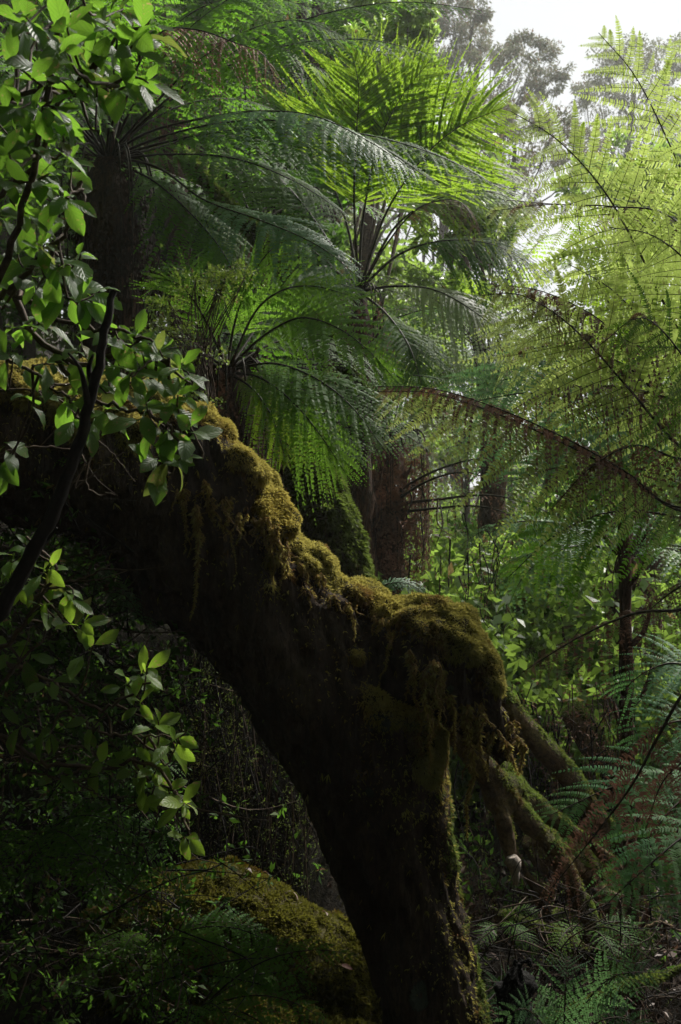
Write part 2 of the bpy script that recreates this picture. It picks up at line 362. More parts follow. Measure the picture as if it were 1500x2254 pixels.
# ------------------------------------------------------------------ broad leaves
def leaves(mb, base, dirs, nrm, L, W, curl=0.6, fold=0.18, mat='leaf', age=0.0, rows=11, wav=0.05):
    base = np.asarray(base, float); k = len(base); dirs = nz(dirs); nrm = np.asarray(nrm, float)
    nrm = nz(nrm - dirs * np.sum(nrm * dirs, 1, keepdims=True)); sd = np.cross(dirs, nrm)
    L = np.broadcast_to(L, (k,)); W = np.broadcast_to(W, (k,)); curl = np.broadcast_to(curl, (k,))[:, None, None] + 1e-3
    v = np.linspace(0, 1, rows)[None, :, None]
    c = base[:, None] + L[:, None, None] * (dirs[:, None] * np.sin(curl * v) / curl - nrm[:, None] * (1 - np.cos(curl * v)) / curl)
    nn = nrm[:, None] * np.cos(curl * v) + dirs[:, None] * np.sin(curl * v)
    prof = (np.clip((v - 0.07) / 0.93, 0, 1) ** 0.95) * (1 - v) ** 0.85 * (1 + 0.25 * np.sin(np.pi * v)); prof = prof / prof.max()
    prof = np.maximum(prof, 0.018)
    us = np.array([-1, -0.5, 0, 0.5, 1.0])
    cols = []
    for u in us:
        wob = RS.normal(0, wav, (k, rows, 1)) if abs(u) == 1 else 0
        cols.append(c + sd[:, None] * (u * W[:, None, None] * prof * (1 + (wob if abs(u) == 1 else 0)))
                    + nn * (fold * abs(u) * W[:, None, None] * prof + W[:, None, None] * (wob * 1.2 if abs(u) == 1 else 0)))
    V = np.stack(cols, 2)         # k, rows, 5, 3
    nc = 5
    b = np.arange(k)[:, None, None] * rows * nc + np.arange(rows - 1)[None, :, None] * nc + np.arange(nc - 1)[None, None]
    F = np.stack([b, b + 1, b + nc + 1, b + nc], -1).reshape(-1, 4)
    luv = np.zeros((k, rows, nc, 3)); luv[..., 0] = us[None, None]; luv[..., 1] = v; luv[..., 2] = RS.random((k, 1, 1))
    ag = np.broadcast_to(np.broadcast_to(np.asarray(age, float), (k,))[:, None, None], (k, rows, nc)).ravel()
    mb.add(V.reshape(-1, 3), F, mat, luv, ag)

def cloud(mb, C, R, n, size, mat, up=0.5, flat=0.75, age=0.02, asp=0.42, shell=0.35, drop=0.0, clump=0.0):
    """n small leaves spread unevenly through each ellipsoid clump (centre C, radius R)"""
    C = np.asarray(C, float).reshape(-1, 3); R = np.broadcast_to(R, (len(C),)); n = np.broadcast_to(n, (len(C),))
    idx = np.repeat(np.arange(len(C)), n); k = len(idx)
    d = nz(RS.standard_normal((k, 3))); r = RS.random(k) ** shell
    # sprays: leaves gather round a few random twig tips of the clump
    tw = nz(RS.standard_normal((len(C), 9, 3))) * RS.uniform(0.5, 1.0, (len(C), 9, 1))
    pos = tw[idx, RS.integers(0, 9, k)] + d * r[:, None] * 0.42
    pos = pos * (R[idx])[:, None] * np.array([1, 1, flat])
    p = C[idx] + pos
    dr = nz(nz(pos) * 0.7 + RS.standard_normal((k, 3)) * 0.8 + [0, 0, -drop])
    nr = nz(RS.standard_normal((k, 3)) * 0.7 + [0, -0.2, up])
    nr = nz(nr - dr * np.sum(nr * dr, 1, keepdims=True)); sd = np.cross(dr, nr)
    L = size * RS.uniform(0.6, 1.25, k)[:, None]; W = L * asp * 0.5
    a = p; t = p + dr * L - nr * L * 0.15; l = p + dr * L * 0.45 + sd * W + nr * L * 0.05; q = p + dr * L * 0.45 - sd * W + nr * L * 0.05
    V = np.stack([a, l, t, q], 1).reshape(-1, 3)
    F = np.arange(k)[:, None] * 4 + np.arange(4)[None]
    luv = np.zeros((k * 4, 3)); luv[:, 2] = np.repeat(RS.random(k), 4)
    mb.add(V, F, mat, luv, np.repeat((RS.random(k) < age) * 0.85, 4))

# ------------------------------------------------------------------ moss
def remeshed(name, chains, voxel, balls=()):
    mb = MB()
    for P, R in chains:
        n = max(8, 5 * len(P)); C = spline(P, n); tube(mb, C, interp(R, n), 'bark', sides=20)
    o = mb.build(name + '_src')
    import bmesh
    bm = bmesh.new(); bm.from_mesh(o.data)
    for c, r in balls:
        ret = bmesh.ops.create_icosphere(bm, subdivisions=3, radius=r)
        bmesh.ops.translate(bm, verts=ret['verts'], vec=Vector(c))
    bm.to_mesh(o.data); bm.free()
    md = o.modifiers.new('r', 'REMESH'); md.mode = 'VOXEL'; md.voxel_size = voxel
    sm = o.modifiers.new('s', 'SMOOTH'); sm.iterations = 6; sm.factor = 0.6
    dg = bpy.context.evaluated_depsgraph_get(); dg.update()
    me = bpy.data.meshes.new_from_object(o.evaluated_get(dg))
    bpy.data.objects.remove(o)
    nv = len(me.vertices); V = np.zeros(nv * 3); me.vertices.foreach_get('co', V); V = V.reshape(-1, 3)
    Nr = np.zeros(nv * 3); me.vertex_normals.foreach_get('vector', Nr); Nr = Nr.reshape(-1, 3)
    F = np.array([tuple(p.vertices) for p in me.polygons if len(p.vertices) == 4])
    bpy.data.meshes.remove(me)
    return V, Nr, F
def fbm(V, s, o=(0, 0, 0), oct=3):
    s = np.broadcast_to(np.asarray(s, float), (3,)); o = np.asarray(o, float)
    return np.array([mnoise.fractal(Vector(v), 1.0, 2.0, oct) for v in V * s + o])
def vnorm(V, F):
    n = np.cross(V[F[:, 2]] - V[F[:, 0]], V[F[:, 3]] - V[F[:, 1]]); out = np.zeros_like(V)
    for k in range(4): np.add.at(out, F[:, k], n)
    return nz(out)
def moss_blades(mb, V, F, w, count, size, mat, hang=0.3, width=0.22, age_at=None, out=0.9, per=4, brown=0.3):
    """tufts of short moss shoots grown on faces, weight w per face"""
    A = V[F[:, 0]]; B = V[F[:, 1]]; C = V[F[:, 2]]; D = V[F[:, 3]]
    nrm = np.cross(C - A, D - B); area = np.linalg.norm(nrm, axis=1); nrm = nz(nrm)
    p = area * w; p = p / p.sum()
    f = RS.choice(len(F), count, p=p)
    u = RS.random((count, 1)); v = RS.random((count, 1))
    P0 = (A[f] * (1 - u) + B[f] * u) * (1 - v) + (D[f] * (1 - u) + C[f] * u) * v
    br = fbm(P0, 9, (5, 3, 1), 2); rn = fbm(P0, 22, (9, 2, 4), 2)
    P = np.repeat(P0, per, 0); nn = np.repeat(nrm[f], per, 0); k = len(P)
    d = nz(nn * out + RS.standard_normal((k, 3)) * 0.6 + [0, 0, -1] * np.array([[hang]]))
    sd = nz(np.cross(d, RS.standard_normal((k, 3))))
    L = (size * RS.uniform(0.4, 1.4, k) * np.repeat(1 + 0.9 * np.clip(rn, -0.6, 0.8), per))[:, None]; W = L * width
    mid = P + d * L * 0.55
    V5 = np.stack([P - sd * W * 0.25, P + sd * W * 0.25, mid + sd * W * 0.6, P + d * L + [0, 0, -0.15] * L, mid - sd * W * 0.6], 1).reshape(-1, 3)
    luv = np.zeros((k * 5, 3)); luv[:, 2] = np.repeat(np.clip(RS.random(k) * 0.6 + np.repeat(rn, per) * 0.6 + 0.25, 0, 1), 5)
    ag = np.repeat(np.clip((np.repeat(br, per) - 0.25 + brown) * 1.5 + RS.normal(0, 0.22, k), 0, 1), 5)
    mb.add(V5, np.arange(k)[:, None] * 5 + np.arange(5)[None], mat, luv, ag)
    return P0, nrm[f]
def strand(mb, p, L, mat='moss', thick=0.016, dens=330, brown=0.45):
    """a hanging tassel of moss: a thin wandering cord with short shoots all round"""
    n = 12; q = [np.array(p, float)]
    for k in range(n): q.append(q[-1] + np.array([RS.normal(0, 0.005), RS.normal(0, 0.005), -L / n]))
    C = spline(q, 30)
    tube(mb, C, np.linspace(thick * 0.22, 0.001, 30), mat, sides=4, cap=False, age=0.8)
    k = max(20, int(dens * L)); t = RS.random(k) ** 1.25; i = (t * 28).astype(int)
    P = C[i] + (C[i + 1] - C[i]) * RS.random((k, 1))
    d = nz(RS.standard_normal((k, 3)) * [1, 1, 0.4] + [0, 0, -1.2]); sd = nz(np.cross(d, RS.standard_normal((k, 3))))
    Ls = (thick * 0.62 * RS.uniform(0.5, 1.5, k) * (1.15 - 0.75 * t))[:, None]; W = Ls * 0.14
    V = np.stack([P - sd * W * 0.3, P + sd * W * 0.3, P + d * Ls * 0.6 + sd * W, P + d * Ls, P + d * Ls * 0.6 - sd * W], 1).reshape(-1, 3)
    luv = np.zeros((k * 5, 3)); luv[:, 2] = np.repeat(RS.random(k), 5)
    mb.add(V, np.arange(k)[:, None] * 5 + np.arange(5)[None], mat, luv, np.repeat(np.clip(RS.normal(brown, 0.3, k), 0, 1), 5))

# ------------------------------------------------------------------ terrain
def ss(x, a, b):
    t = np.clip((x - a) / (b - a), 0, 1); return t * t * (3 - 2 * t)
def ground_z(x, y):
    x = np.asarray(x, float); y = np.asarray(y, float)
    z = 1.35 * ss(y, 3.7, 4.3) * ss(-x, -0.25, 0.35)
    z = z + 0.9 * ss(y, 5.6, 7.0) * ss(-x, -0.9, 0.2) * (1 - ss(-x, -0.1, 0.4)) + 0.55 * ss(y, 5.5, 9) * ss(x, 0, 1.5)
    z = z + np.clip(-x - 0.9, 0, 9) * 0.75 * ss(y, -12, 2) + np.clip(y - 9, 0, 30) * 0.02
    z = z + np.clip(x - 2.2, 0, 20) * 0.25
    z = z + 0.06 * np.sin(x * 3.1 + y * 1.7) + 0.05 * np.sin(x * 6.3 - y * 4.1) - 0.35 * ss(y, 2.0, 3.4) * (1 - ss(y, 3.7, 4.3))
    return z - 0.1
xs = np.concatenate([-np.geomspace(150, 6, 22), np.linspace(-5.5, 5.5, 111), np.geomspace(6, 150, 22)])
ys = np.concatenate([-np.geomspace(60, 3, 14), np.linspace(-2.5, 12, 146), np.geomspace(12.6, 180, 26)])
X, Y = np.meshgrid(xs, ys); Z = ground_z(X, Y)
near = np.exp(-((X / 8) ** 2 + ((Y - 4) / 10) ** 2))
Z = Z + near * 0.10 * np.array([mnoise.fractal(Vector((a * 2.2, b * 2.2, 0.3)), 1, 2, 4) for a, b in zip(X.ravel(), Y.ravel())]).reshape(X.shape)
mb = MB(); nx = len(xs); i = np.arange(len(ys) - 1)[:, None] * nx + np.arange(nx - 1)[None]
mb.add(np.stack([X, Y, Z], -1), np.stack([i, i + 1, i + nx + 1, i + nx], -1).reshape(-1, 4), 'soil')
g = mb.build('ground'); tag(g, kind='structure')

# ------------------------------------------------------------------ the leaning mossy tree
chain = [(990, 2560, 3.0, 145), (955, 2250, 3.0, 122), (900, 2020, 3.0, 112), (856, 1840, 3.0, 120), (815, 1680, 3.0, 144), (745, 1540, 3.0, 178),
         (640, 1405, 3.0, 170), (520, 1275, 2.98, 165), (400, 1130, 2.95, 178), (285, 1045, 2.9, 178), (130, 1000, 2.85, 170), (-60, 960, 2.8, 165), (-330, 820, 2.8, 150)]
ball_px = [(870, 1450, 2.93, 112), (930, 1440, 2.9, 108), (985, 1470, 2.9, 92), (1030, 1530, 2.9, 78), (1075, 1590, 2.9, 60), (1108, 1640, 2.9, 42), (740, 1380, 2.95, 110), (1000, 1400, 2.92, 50),
           (350, 1330, 2.95, 48), (480, 1080, 2.85, 95), (560, 1170, 2.88, 80), (420, 1000, 2.82, 90), (340, 985, 2.82, 90)]
V, Nr, F = remeshed('t', [([at(*c[:3]) for c in chain], [c[3] / FPX * c[2] for c in chain])], 0.013,
                    [(at(*b[:3]), b[3] / FPX * b[2]) for b in ball_px])
upv = Nr @ nz(np.array([0.50, -0.05, 0.86]))
n3 = fbm(V, 15, (7, 7, 2), 1); n1 = fbm(V, 3.2, (1, 7, 3)); n2 = fbm(V, 9, (4, 0, 2), 3)
bur = np.exp(-(((V - at(1000, 1500, 2.9)) ** 2).sum(1)) / 0.05)
# strip of moss down the right edge of the lower stem
low = ss(V[:, 2], 1.1, 0.9) * ss(Nr @ nz(np.array([1, 0.2, 0.1])) + 0.5 * n2, 0.8, 1.1)
mask = np.clip(ss(upv + 0.45 * n1 + 0.3 * n2 + 0.42 * bur * ss(V[:, 2], 1.12, 1.24), 0.50, 0.84) * (1 - ss(-V[:, 2], -1.05, -0.85)), 0, 1)
V2 = V + Nr * (0.018 * n1 + 0.008 * n2)[:, None] + Nr * (mask * (0.010 + 0.030 * np.clip(n2 + 0.25, 0, 1) + 0.014 * np.clip(n3 + 0.1, 0, 0.6)))[:, None]
ax = nz(at(905, 2020, 3) - at(820, 1680, 3))
rid = 0.5 - 2.2 * np.abs(fbm(V2 - np.outer(V2 @ ax, ax) * 0.88, 17, (2, 2, 2), 3))
V2 = V2 + Nr * ((1 - mask) * 0.022 * rid)[:, None]
tree = thing('leaning_tree', 'huge dark leaning trunk with thick golden moss along its upper side and burl', 'tree', at(985, 2560, 3.0))
fm = mask[F].mean(1)
mb = MB(); mb.add(V2, F[fm <= 0.35], 'bark'); mb.add(V2, F[fm > 0.35], 'moss_bed'); mb.build('trunk', tree)
mb = MB()
Nv = vnorm(V2, F); fn = Nv[F].mean(1)
P0, PN = moss_blades(mb, V2, F, np.clip(fm - 0.15, 0, 1), 85000, 0.0105, 'moss', hang=0.3, brown=0.0, width=0.17)
moss_blades(mb, V2, F, (low * ss(n2, -0.1, 0.3))[F].mean(1) + 1e-9, 2600, 0.011, 'moss_green', hang=0.2, brown=0.1)
moss_blades(mb, V2, F, (ss(upv + 0.7 * n1 + 0.3 * n2, -0.1, 0.6))[F].mean(1) * (1 - fm) + 1e-9, 7000, 0.008, 'moss', hang=0.5, brown=0.35)
# the shaggy edge: longer, browner shoots hanging where the cushion ends
edge = np.exp(-((fm - 0.40) / 0.16) ** 2) * (fn[:, 1] < 0.5)
moss_blades(mb, V2, F, edge, 5000, 0.015, 'moss', hang=1.4, width=0.12, per=4, out=0.7, brown=0.35)
moss_blades(mb, V2, F, (1 - fm) * (fn[:, 1] < 0.2) * 1.0, 250, 0.007, 'moss_green', hang=0.5, width=0.14, per=3, brown=0.4)
mb.build('moss', tree)
# hanging tassels seen one by one in the photo
hang = [(428, 1120, 2.72, 205, .020), (415, 1080, 2.72, 120, .016), (565, 1150, 2.74, 120, .018), (600, 1160, 2.74, 90, .016), (530, 1130, 2.72, 110, .014), (500, 1100, 2.72, 90, .018),
        (622, 1200, 2.75, 90, .018), (700, 1270, 2.76, 100, .012), (735, 1300, 2.76, 150, .010), (842, 1370, 2.72, 150, .012), (870, 1400, 2.7, 90, .014), (905, 1440, 2.7, 150, .018),
        (930, 1480, 2.72, 190, .024), (950, 1460, 2.72, 130, .018), (965, 1500, 2.7, 100, .020), (1000, 1530, 2.74, 110, .02), (1042, 1600, 2.78, 215, .022), (1030, 1560, 2.74, 130, .024),
        (1060, 1580, 2.76, 120, .020), (1090, 1620, 2.78, 70, .018), (1120, 1640, 2.8, 60, .022), (1150, 1630, 2.85, 65, .022), (1138, 1600, 2.82, 90, .022), (455, 1060, 2.7, 120, .016),
        (925, 1620, 2.78, 70, .016), (770, 1330, 2.74, 70, .014), (660, 1240, 2.75, 110, .010), (590, 1140, 2.72, 160, .010), (470, 1110, 2.7, 70, .012), (985, 1490, 2.7, 160, .012)]
for px, py, d, ln, th in hang:
    mb = MB(); p = at(px, py, d)
    j = np.argmin(((V2[:, [0, 2]] - p[[0, 2]]) ** 2).sum(1) * 25 + (V2[:, 1] - d + 0.05) ** 2)
    p = V2[j] + np.array([0, -0.006, 0])
    p = p + np.array([0, -0.018, 0]); strand(mb, p, 1.2 * ln / FPX * d, thick=th * 1.2, dens=2200, brown=0.25)
    for e in range(3):
        strand(mb, p + RS.normal(0, 0.012, 3) * [1, 0.4, 0.5], ln / FPX * d * RS.uniform(0.3, 0.7), thick=th * 0.9, dens=1300)
    mb.build('hanging_moss', tree)
# lichen rosettes and a few tiny ferns growing on the bark
for px, py, r in ((830, 1568, 26), (918, 2168, 30), (812, 1718, 11), (985, 1500, 8)):
    p = at(px, py, 2.9); j = np.argmin(((V2[:, [0, 2]] - p[[0, 2]]) ** 2).sum(1) + (V2[:, 1] > 2.98) * 9)
    mb = MB(); c = V2[j]; nn = Nv[j]; a = nz(np.cross(nn, [0, 0, 1])); b = np.cross(nn, a)
    for ring in range(3):
        k = 9 + 5 * ring; th = np.linspace(0, 6.28, k, endpoint=False) + ring
        rr = r / FPX * 2.9 * (0.35 + 0.3 * ring)
        bb = c + nn * 0.004 + 0.4 * rr * (np.cos(th)[:, None] * a + np.sin(th)[:, None] * b)
        leaves(mb, bb, np.cos(th)[:, None] * a + np.sin(th)[:, None] * b + nn * 0.25, np.tile(nn, (k, 1)), rr * 0.8, rr * 0.3, curl=0.5, mat='lichen', rows=5, wav=0.15)
    mb.build('lichen', tree)
mb = MB()
for k in range(7):
    b = at(925 + RS.normal(0, 14), 1600, 2.78); a = RS.uniform(-2.6, -0.4)
    frond(mb, arc(b, a, RS.uniform(0.05, 0.12), 0.8, 2.0), 0.018, n=9, dens=4, rach=0.0012, start=0.1, mat='moss_green')
mb.build('small_fern', tree)

# ------------------------------------------------------------------ mossy mound, back trunk, logs
def mossy(name, label, cat, chains, balls, vox, mat, bark, count, size, updir=(0.3, -0.1, 0.9), lo=-0.1, hi=0.3, brown=0.0, hang=0.2, lump=0.02, strands=0, part='moss', partname='log', body=True):
    V, Nr, F = remeshed('m', [([at(*c[:3]) for c in ch], [c[3] / FPX * c[2] for c in ch]) for ch in chains], vox, [(at(*b[:3]), b[3] / FPX * b[2]) for b in balls])
    a = fbm(V, 4, (3, 3, 8)); b = fbm(V, 12, (1, 5, 8), 2)
    V = V + Nr * (lump * a + lump * 0.4 * b)[:, None]
    mk = ss(Nr @ nz(np.array(updir)) + 0.45 * a, lo, hi)
    t = thing(name, label, cat, V[np.argmin(V[:, 2])])
    fmk = mk[F].mean(1)
    m_ = MB(); m_.add(V, F[fmk <= 0.4], bark); m_.add(V, F[fmk > 0.4], 'moss_bed'); m_.build(partname, t)
    m_ = MB(); moss_blades(m_, V, F, fmk * (vnorm(V, F)[F].mean(1)[:, 1] < 0.4) + 1e-6, count, size, mat, hang=hang, brown=brown)
    m_.build('moss', t)
    for k in range(strands):
        j = RS.choice(np.where((mk > 0.3) & (Nr[:, 1] < -0.3))[0]); m_ = MB(); strand(m_, V[j], RS.uniform(0.05, 0.16), mat=mat, thick=0.012); m_.build('hanging_moss', t)
    return t, V, Nr
mound, mV, mN = mossy('mossy_mound', 'low rounded boulder covered in golden and green moss left of the trunk base', 'boulder',
      [[(250, 2120, 3.5, 150), (420, 2070, 3.45, 165), (560, 2130, 3.4, 170), (690, 2200, 3.4, 165), (830, 2300, 3.4, 160), (950, 2420, 3.4, 150)],
       [(480, 2260, 3.2, 140), (640, 2300, 3.2, 120), (760, 2350, 3.2, 120)]], [(745, 2180, 3.3, 90)], 0.016, 'moss_gold', 'soil', 34000, 0.013, lo=-0.35, hi=0.1, brown=-0.12, lump=0.035, strands=10)
mossy('mossy_tree_trunk', 'slanting trunk furred with green moss behind the leaning tree', 'tree',
      [[(545, 860, 4.7, 60), (640, 1000, 4.6, 66), (700, 1120, 4.5, 72), (738, 1240, 4.5, 68), (770, 1380, 4.5, 70), (790, 1500, 4.5, 80)]], [], 0.018, 'moss_green', 'log', 14000, 0.020,
      updir=(0.2, -0.5, 0.8), lo=-0.6, hi=-0.1, brown=0.05, hang=0.5, lump=0.03, strands=6)
def branch_thing(name, label, cat, chains, bark='log', mat='moss_green', count=2600, size=0.013, vox=0.012, **kw):
    return mossy(name, label, cat, chains, [], vox, mat, bark, count, size, **kw)
branch_thing('fallen_branch', 'forked mossy fallen branch reaching down right from under the burl', 'branch',
      [[(960, 1560, 3.6, 28), (1030, 1640, 3.65, 31), (1085, 1730, 3.7, 27), (1150, 1800, 3.75, 23), (1220, 1860, 3.8, 21), (1330, 1960, 3.9, 20), (1420, 2060, 4.0, 20)],
       [(1090, 1720, 3.7, 23), (1140, 1750, 3.8, 20), (1190, 1810, 3.9, 20), (1240, 1870, 3.9, 16)],
       [(1085, 1750, 3.68, 22), (1108, 1810, 3.66, 19), (1122, 1870, 3.64, 18), (1128, 1900, 3.64, 16)],
       [(1010, 1620, 3.75, 20), (1090, 1690, 3.8, 22), (1200, 1790, 3.85, 18), (1330, 1880, 3.9, 18), (1450, 1990, 3.95, 18)],
       [(1200, 1850, 3.75, 20), (1260, 1930, 3.7, 18), (1300, 2030, 3.65, 16), (1380, 2110, 3.6, 16)],
       [(1125, 1860, 3.68, 14), (1150, 1910, 3.7, 15), (1180, 1960, 3.72, 16), (1200, 2010, 3.75, 14)]],
      count=4500, size=0.009, lo=0.45, hi=0.9, brown=0.3, strands=10, lump=0.024)
mb = MB()
pw = spline(ats([(1128, 1885, 3.61), (1134, 1920, 3.61), (1138, 1950, 3.6)]), 6)
tube(mb, pw, [0.021, 0.025, 0.023, 0.019, 0.015, 0.005], 'palewood', sides=7, rough=0.15)
mb.build('broken_wood', bpy.data.objects['fallen_branch'])
branch_thing('mossy_log', 'mossy log slanting down right behind the forked branch', 'log',
      [[(1060, 1480, 4.3, 24), (1130, 1570, 4.3, 24), (1190, 1640, 4.3, 26), (1250, 1710, 4.35, 23), (1300, 1780, 4.4, 22), (1400, 1900, 4.4, 22)]], count=2500, size=0.010, lo=0.4, hi=0.9, brown=0.25, lump=0.012)
branch_thing('mossy_log', 'pale mossy log lying up the slope among green shrubs at right', 'log',
      [[(1255, 1560, 5.0, 28), (1310, 1640, 5.0, 32), (1360, 1700, 5.0, 34), (1410, 1790, 5.0, 36), (1480, 1900, 5.0, 36)]], count=3000, lo=-0.1, hi=0.4)
branch_thing('fallen_log', 'dark rotten log low in the gully under the blue green ferns', 'log',
      [[(1180, 1830, 4.5, 45), (1310, 1960, 4.5, 60), (1420, 2040, 4.5, 60), (1560, 2150, 4.5, 65)]], count=2500, lo=0.3, hi=0.8, lump=0.03)
branch_thing('fallen_stick', 'long mossy stick crossing the bottom right corner', 'branch',
      [[(1150, 2290, 3.0, 16), (1240, 2240, 3.0, 15), (1330, 2195, 3.02, 13), (1420, 2160, 3.05, 12), (1470, 2145, 3.1, 10), (1560, 2110, 3.1, 8)]], vox=0.006, count=1500, size=0.009, lump=0.006, lo=0.0, hi=0.5)
branch_thing('root_branch', 'reddish brown branch lying in the dark below the dead fern', 'branch',
      [[(1090, 2010, 3.9, 12), (1150, 2035, 3.9, 18), (1230, 2070, 3.9, 20), (1310, 2110, 3.9, 22), (1420, 2170, 3.9, 20)],
       [(1220, 2010, 3.8, 14), (1280, 2050, 3.8, 15), (1340, 2090, 3.9, 15)]], vox=0.010, count=900, lump=0.01, lo=0.2, hi=0.6)
# black broken stump
st = thing('broken_stump', 'black jagged stump between the trunk and the small green fern', 'stump', at(1135, 2330, 2.6))
V, Nr, F = remeshed('s', [([at(1135, 2420, 2.6), at(1140, 2254, 2.6), at(1132, 2190, 2.6), at(1136, 2140, 2.6), at(1140, 2108, 2.6)], [0.07, 0.056, 0.050, 0.030, 0.012])], 0.007, [(at(1150, 2175, 2.6), 0.034), (at(1120, 2190, 2.6), 0.036), (at(1165, 2118, 2.6), 0.010)])
V = V + Nr * (0.022 * fbm(V, 26, (1, 1, 1)))[:, None]
mb = MB(); mb.add(V, F, 'char'); mb.build('stump', st)

# ------------------------------------------------------------------ tree ferns
def fern_thing(label, crown, base, r0, r1, group=None, trunk=True, mat='fern_trunk', fibres=70):
    t = thing('tree_fern', label, 'tree fern', base, group)
    if trunk:
        m_ = MB(); b = np.array(base, float); c = np.array(crown, float)
        b[2] = min(b[2], float(ground_z(b[0], b[1])) - 0.15); t.location = tuple(b)
        fern_trunk(m_, [b, b * 0.6 + c * 0.4 + [RS.normal(0, 0.02), 0, 0], c], [r0, (r0 + r1) / 2, r1], mat=mat, fibres=fibres)
        m_.build('trunk', t)
    return t
def add_frond(t, P, width, name='frond', px=True, label=None, **kw):
    m_ = MB(); frond(m_, ats(P) if px else P, width, **kw); o = m_.build(name, t)
    if label: o['label'] = label
    return o
def skirt(t, crown, n, L, r, mat='dead'):
    """dead fronds hanging down round the trunk"""
    for k in range(n):
        a = RS.uniform(0, 6.28); d = np.array([math.cos(a), math.sin(a), 0]); l = L * RS.uniform(0.5, 1.1)
        P = np.array([crown + d * r * 0.5, crown + d * (r + 0.06) + [0, 0, 0.0], crown + d * (r + 0.10) + [0, 0, -l * 0.4], crown + d * (r + RS.uniform(0.02, 0.12)) + [0, 0, -l]])
        add_frond(t, P, 0.16, name='dead_frond', px=False, mat=mat, stalk='stalk', n=16, dens=9, droop=1.6, age=0.2, ragged=0.45, sweep=-0.2, rach=0.005, nrm=tuple(d), curl=0.8)

# A: dark fern upper left
cA = at(235, 350, 4.5)
fA = fern_thing('tall dark tree fern standing behind the leafy shrub at upper left', cA, at(250, 1000, 4.6), 0.15, 0.11, fibres=160)
A = [([(250, 335, 4.5), (330, 290, 4.3), (440, 262, 4.1), (560, 245, 3.9), (690, 255, 3.8), (810, 310, 3.7), (925, 385, 3.7)], 0.26, dict(droop=0.75, mat='fern_blue', nrm=(0.3, -0.5, 0.8), n=36, sweep=0.15, start=0.4, dens=20)),
     ([(250, 345, 4.5), (350, 370, 4.3), (450, 440, 4.1), (560, 480, 3.9), (660, 520, 3.8), (730, 560, 3.75), (790, 612, 3.75)], 0.2, dict(droop=0.5, mat='fern_blue', nrm=(0.2, -0.8, 0.6), n=36, start=0.45)),
     ([(245, 335, 4.5), (330, 240, 4.3), (430, 140, 4.1), (540, 70, 4.0), (650, 45, 3.9), (760, 80, 3.9)], 0.28, dict(droop=0.6, mat='fern', n=36, nrm=(0.2, -0.6, 0.8), sweep=0.2, start=0.35)),
     ([(245, 335, 4.5), (300, 220, 4.4), (390, 90, 4.3), (500, 0, 4.2), (620, -60, 4.2)], 0.3, dict(droop=0.5, mat='fern', n=36)),
     ([(240, 335, 4.5), (260, 200, 4.4), (300, 40, 4.2), (370, -90, 4.1)], 0.3, dict(droop=0.3, mat='fern', n=36)),
     ([(250, 350, 4.5), (380, 340, 4.4), (520, 350, 4.3), (650, 400, 4.3), (760, 470, 4.3)], 0.28, dict(droop=0.6, mat='fern', n=36)),
     ([(250, 355, 4.5), (340, 400, 4.3), (430, 480, 4.2), (500, 570, 4.1), (540, 680, 4.1)], 0.24, dict(droop=0.5, mat='fern', n=36)),
     ([(250, 350, 4.5), (330, 330, 4.6), (450, 300, 4.8), (580, 310, 5.0), (700, 350, 5.1)], 0.28, dict(droop=0.5, mat='fern', n=36)),
     ([(240, 340, 4.5), (330, 180, 4.7), (460, 100, 4.9), (600, 100, 5.0), (720, 160, 5.1)], 0.3, dict(droop=0.7, mat='fern', n=36)),
     ([(240, 340, 4.5), (300, 160, 4.8), (420, 30, 4.9), (560, -10, 5.0), (700, 20, 5.1)], 0.3, dict(droop=0.6, mat='fern', n=36)),
     ([(240, 340, 4.5), (150, 250, 4.5), (50, 180, 4.5), (-80, 180, 4.5)], 0.3, dict(droop=0.5, mat='fern', n=36)),
     ([(240, 340, 4.5), (180, 180, 4.4), (130, 20, 4.3), (100, -90, 4.3)], 0.3, dict(droop=0.4, mat='fern', n=36)),
     ([(240, 345, 4.5), (140, 340, 4.4), (40, 380, 4.3), (-60, 460, 4.3)], 0.26, dict(droop=0.5, mat='fern', n=36))]
for P, wd, kw in A: add_frond(fA, P, wd * 1.2, fill=0.5, ov=1.0, **{**kw, 'dens': 26})
add_frond(fA, [(250, 340, 4.4), (290, 180, 4.0), (350, 75, 3.7), (430, 65, 3.55), (520, 95, 3.5), (580, 120, 3.5), (608, 190, 3.5)], 0.20, name='dead_frond', label='withered brown frond arching over the green ones',
          mat='dead', dens=22, fill=0.45, droop=1.6, n=30, start=0.45, sweep=0.1, ragged=0.15, curl=0.9)
for k in range(10):
    az = RS.uniform(-2.8, 1.2); add_frond(fA, arc(cA, az, RS.uniform(1.3, 1.9), RS.uniform(0.1, 1.0), RS.uniform(0.9, 1.5)), 0.26, px=False, droop=0.5, mat='fern', n=30, dens=18, fill=0.5, ov=0.9)
skirt(fA, cA, 16, 1.1, 0.12, mat='dead_dark')

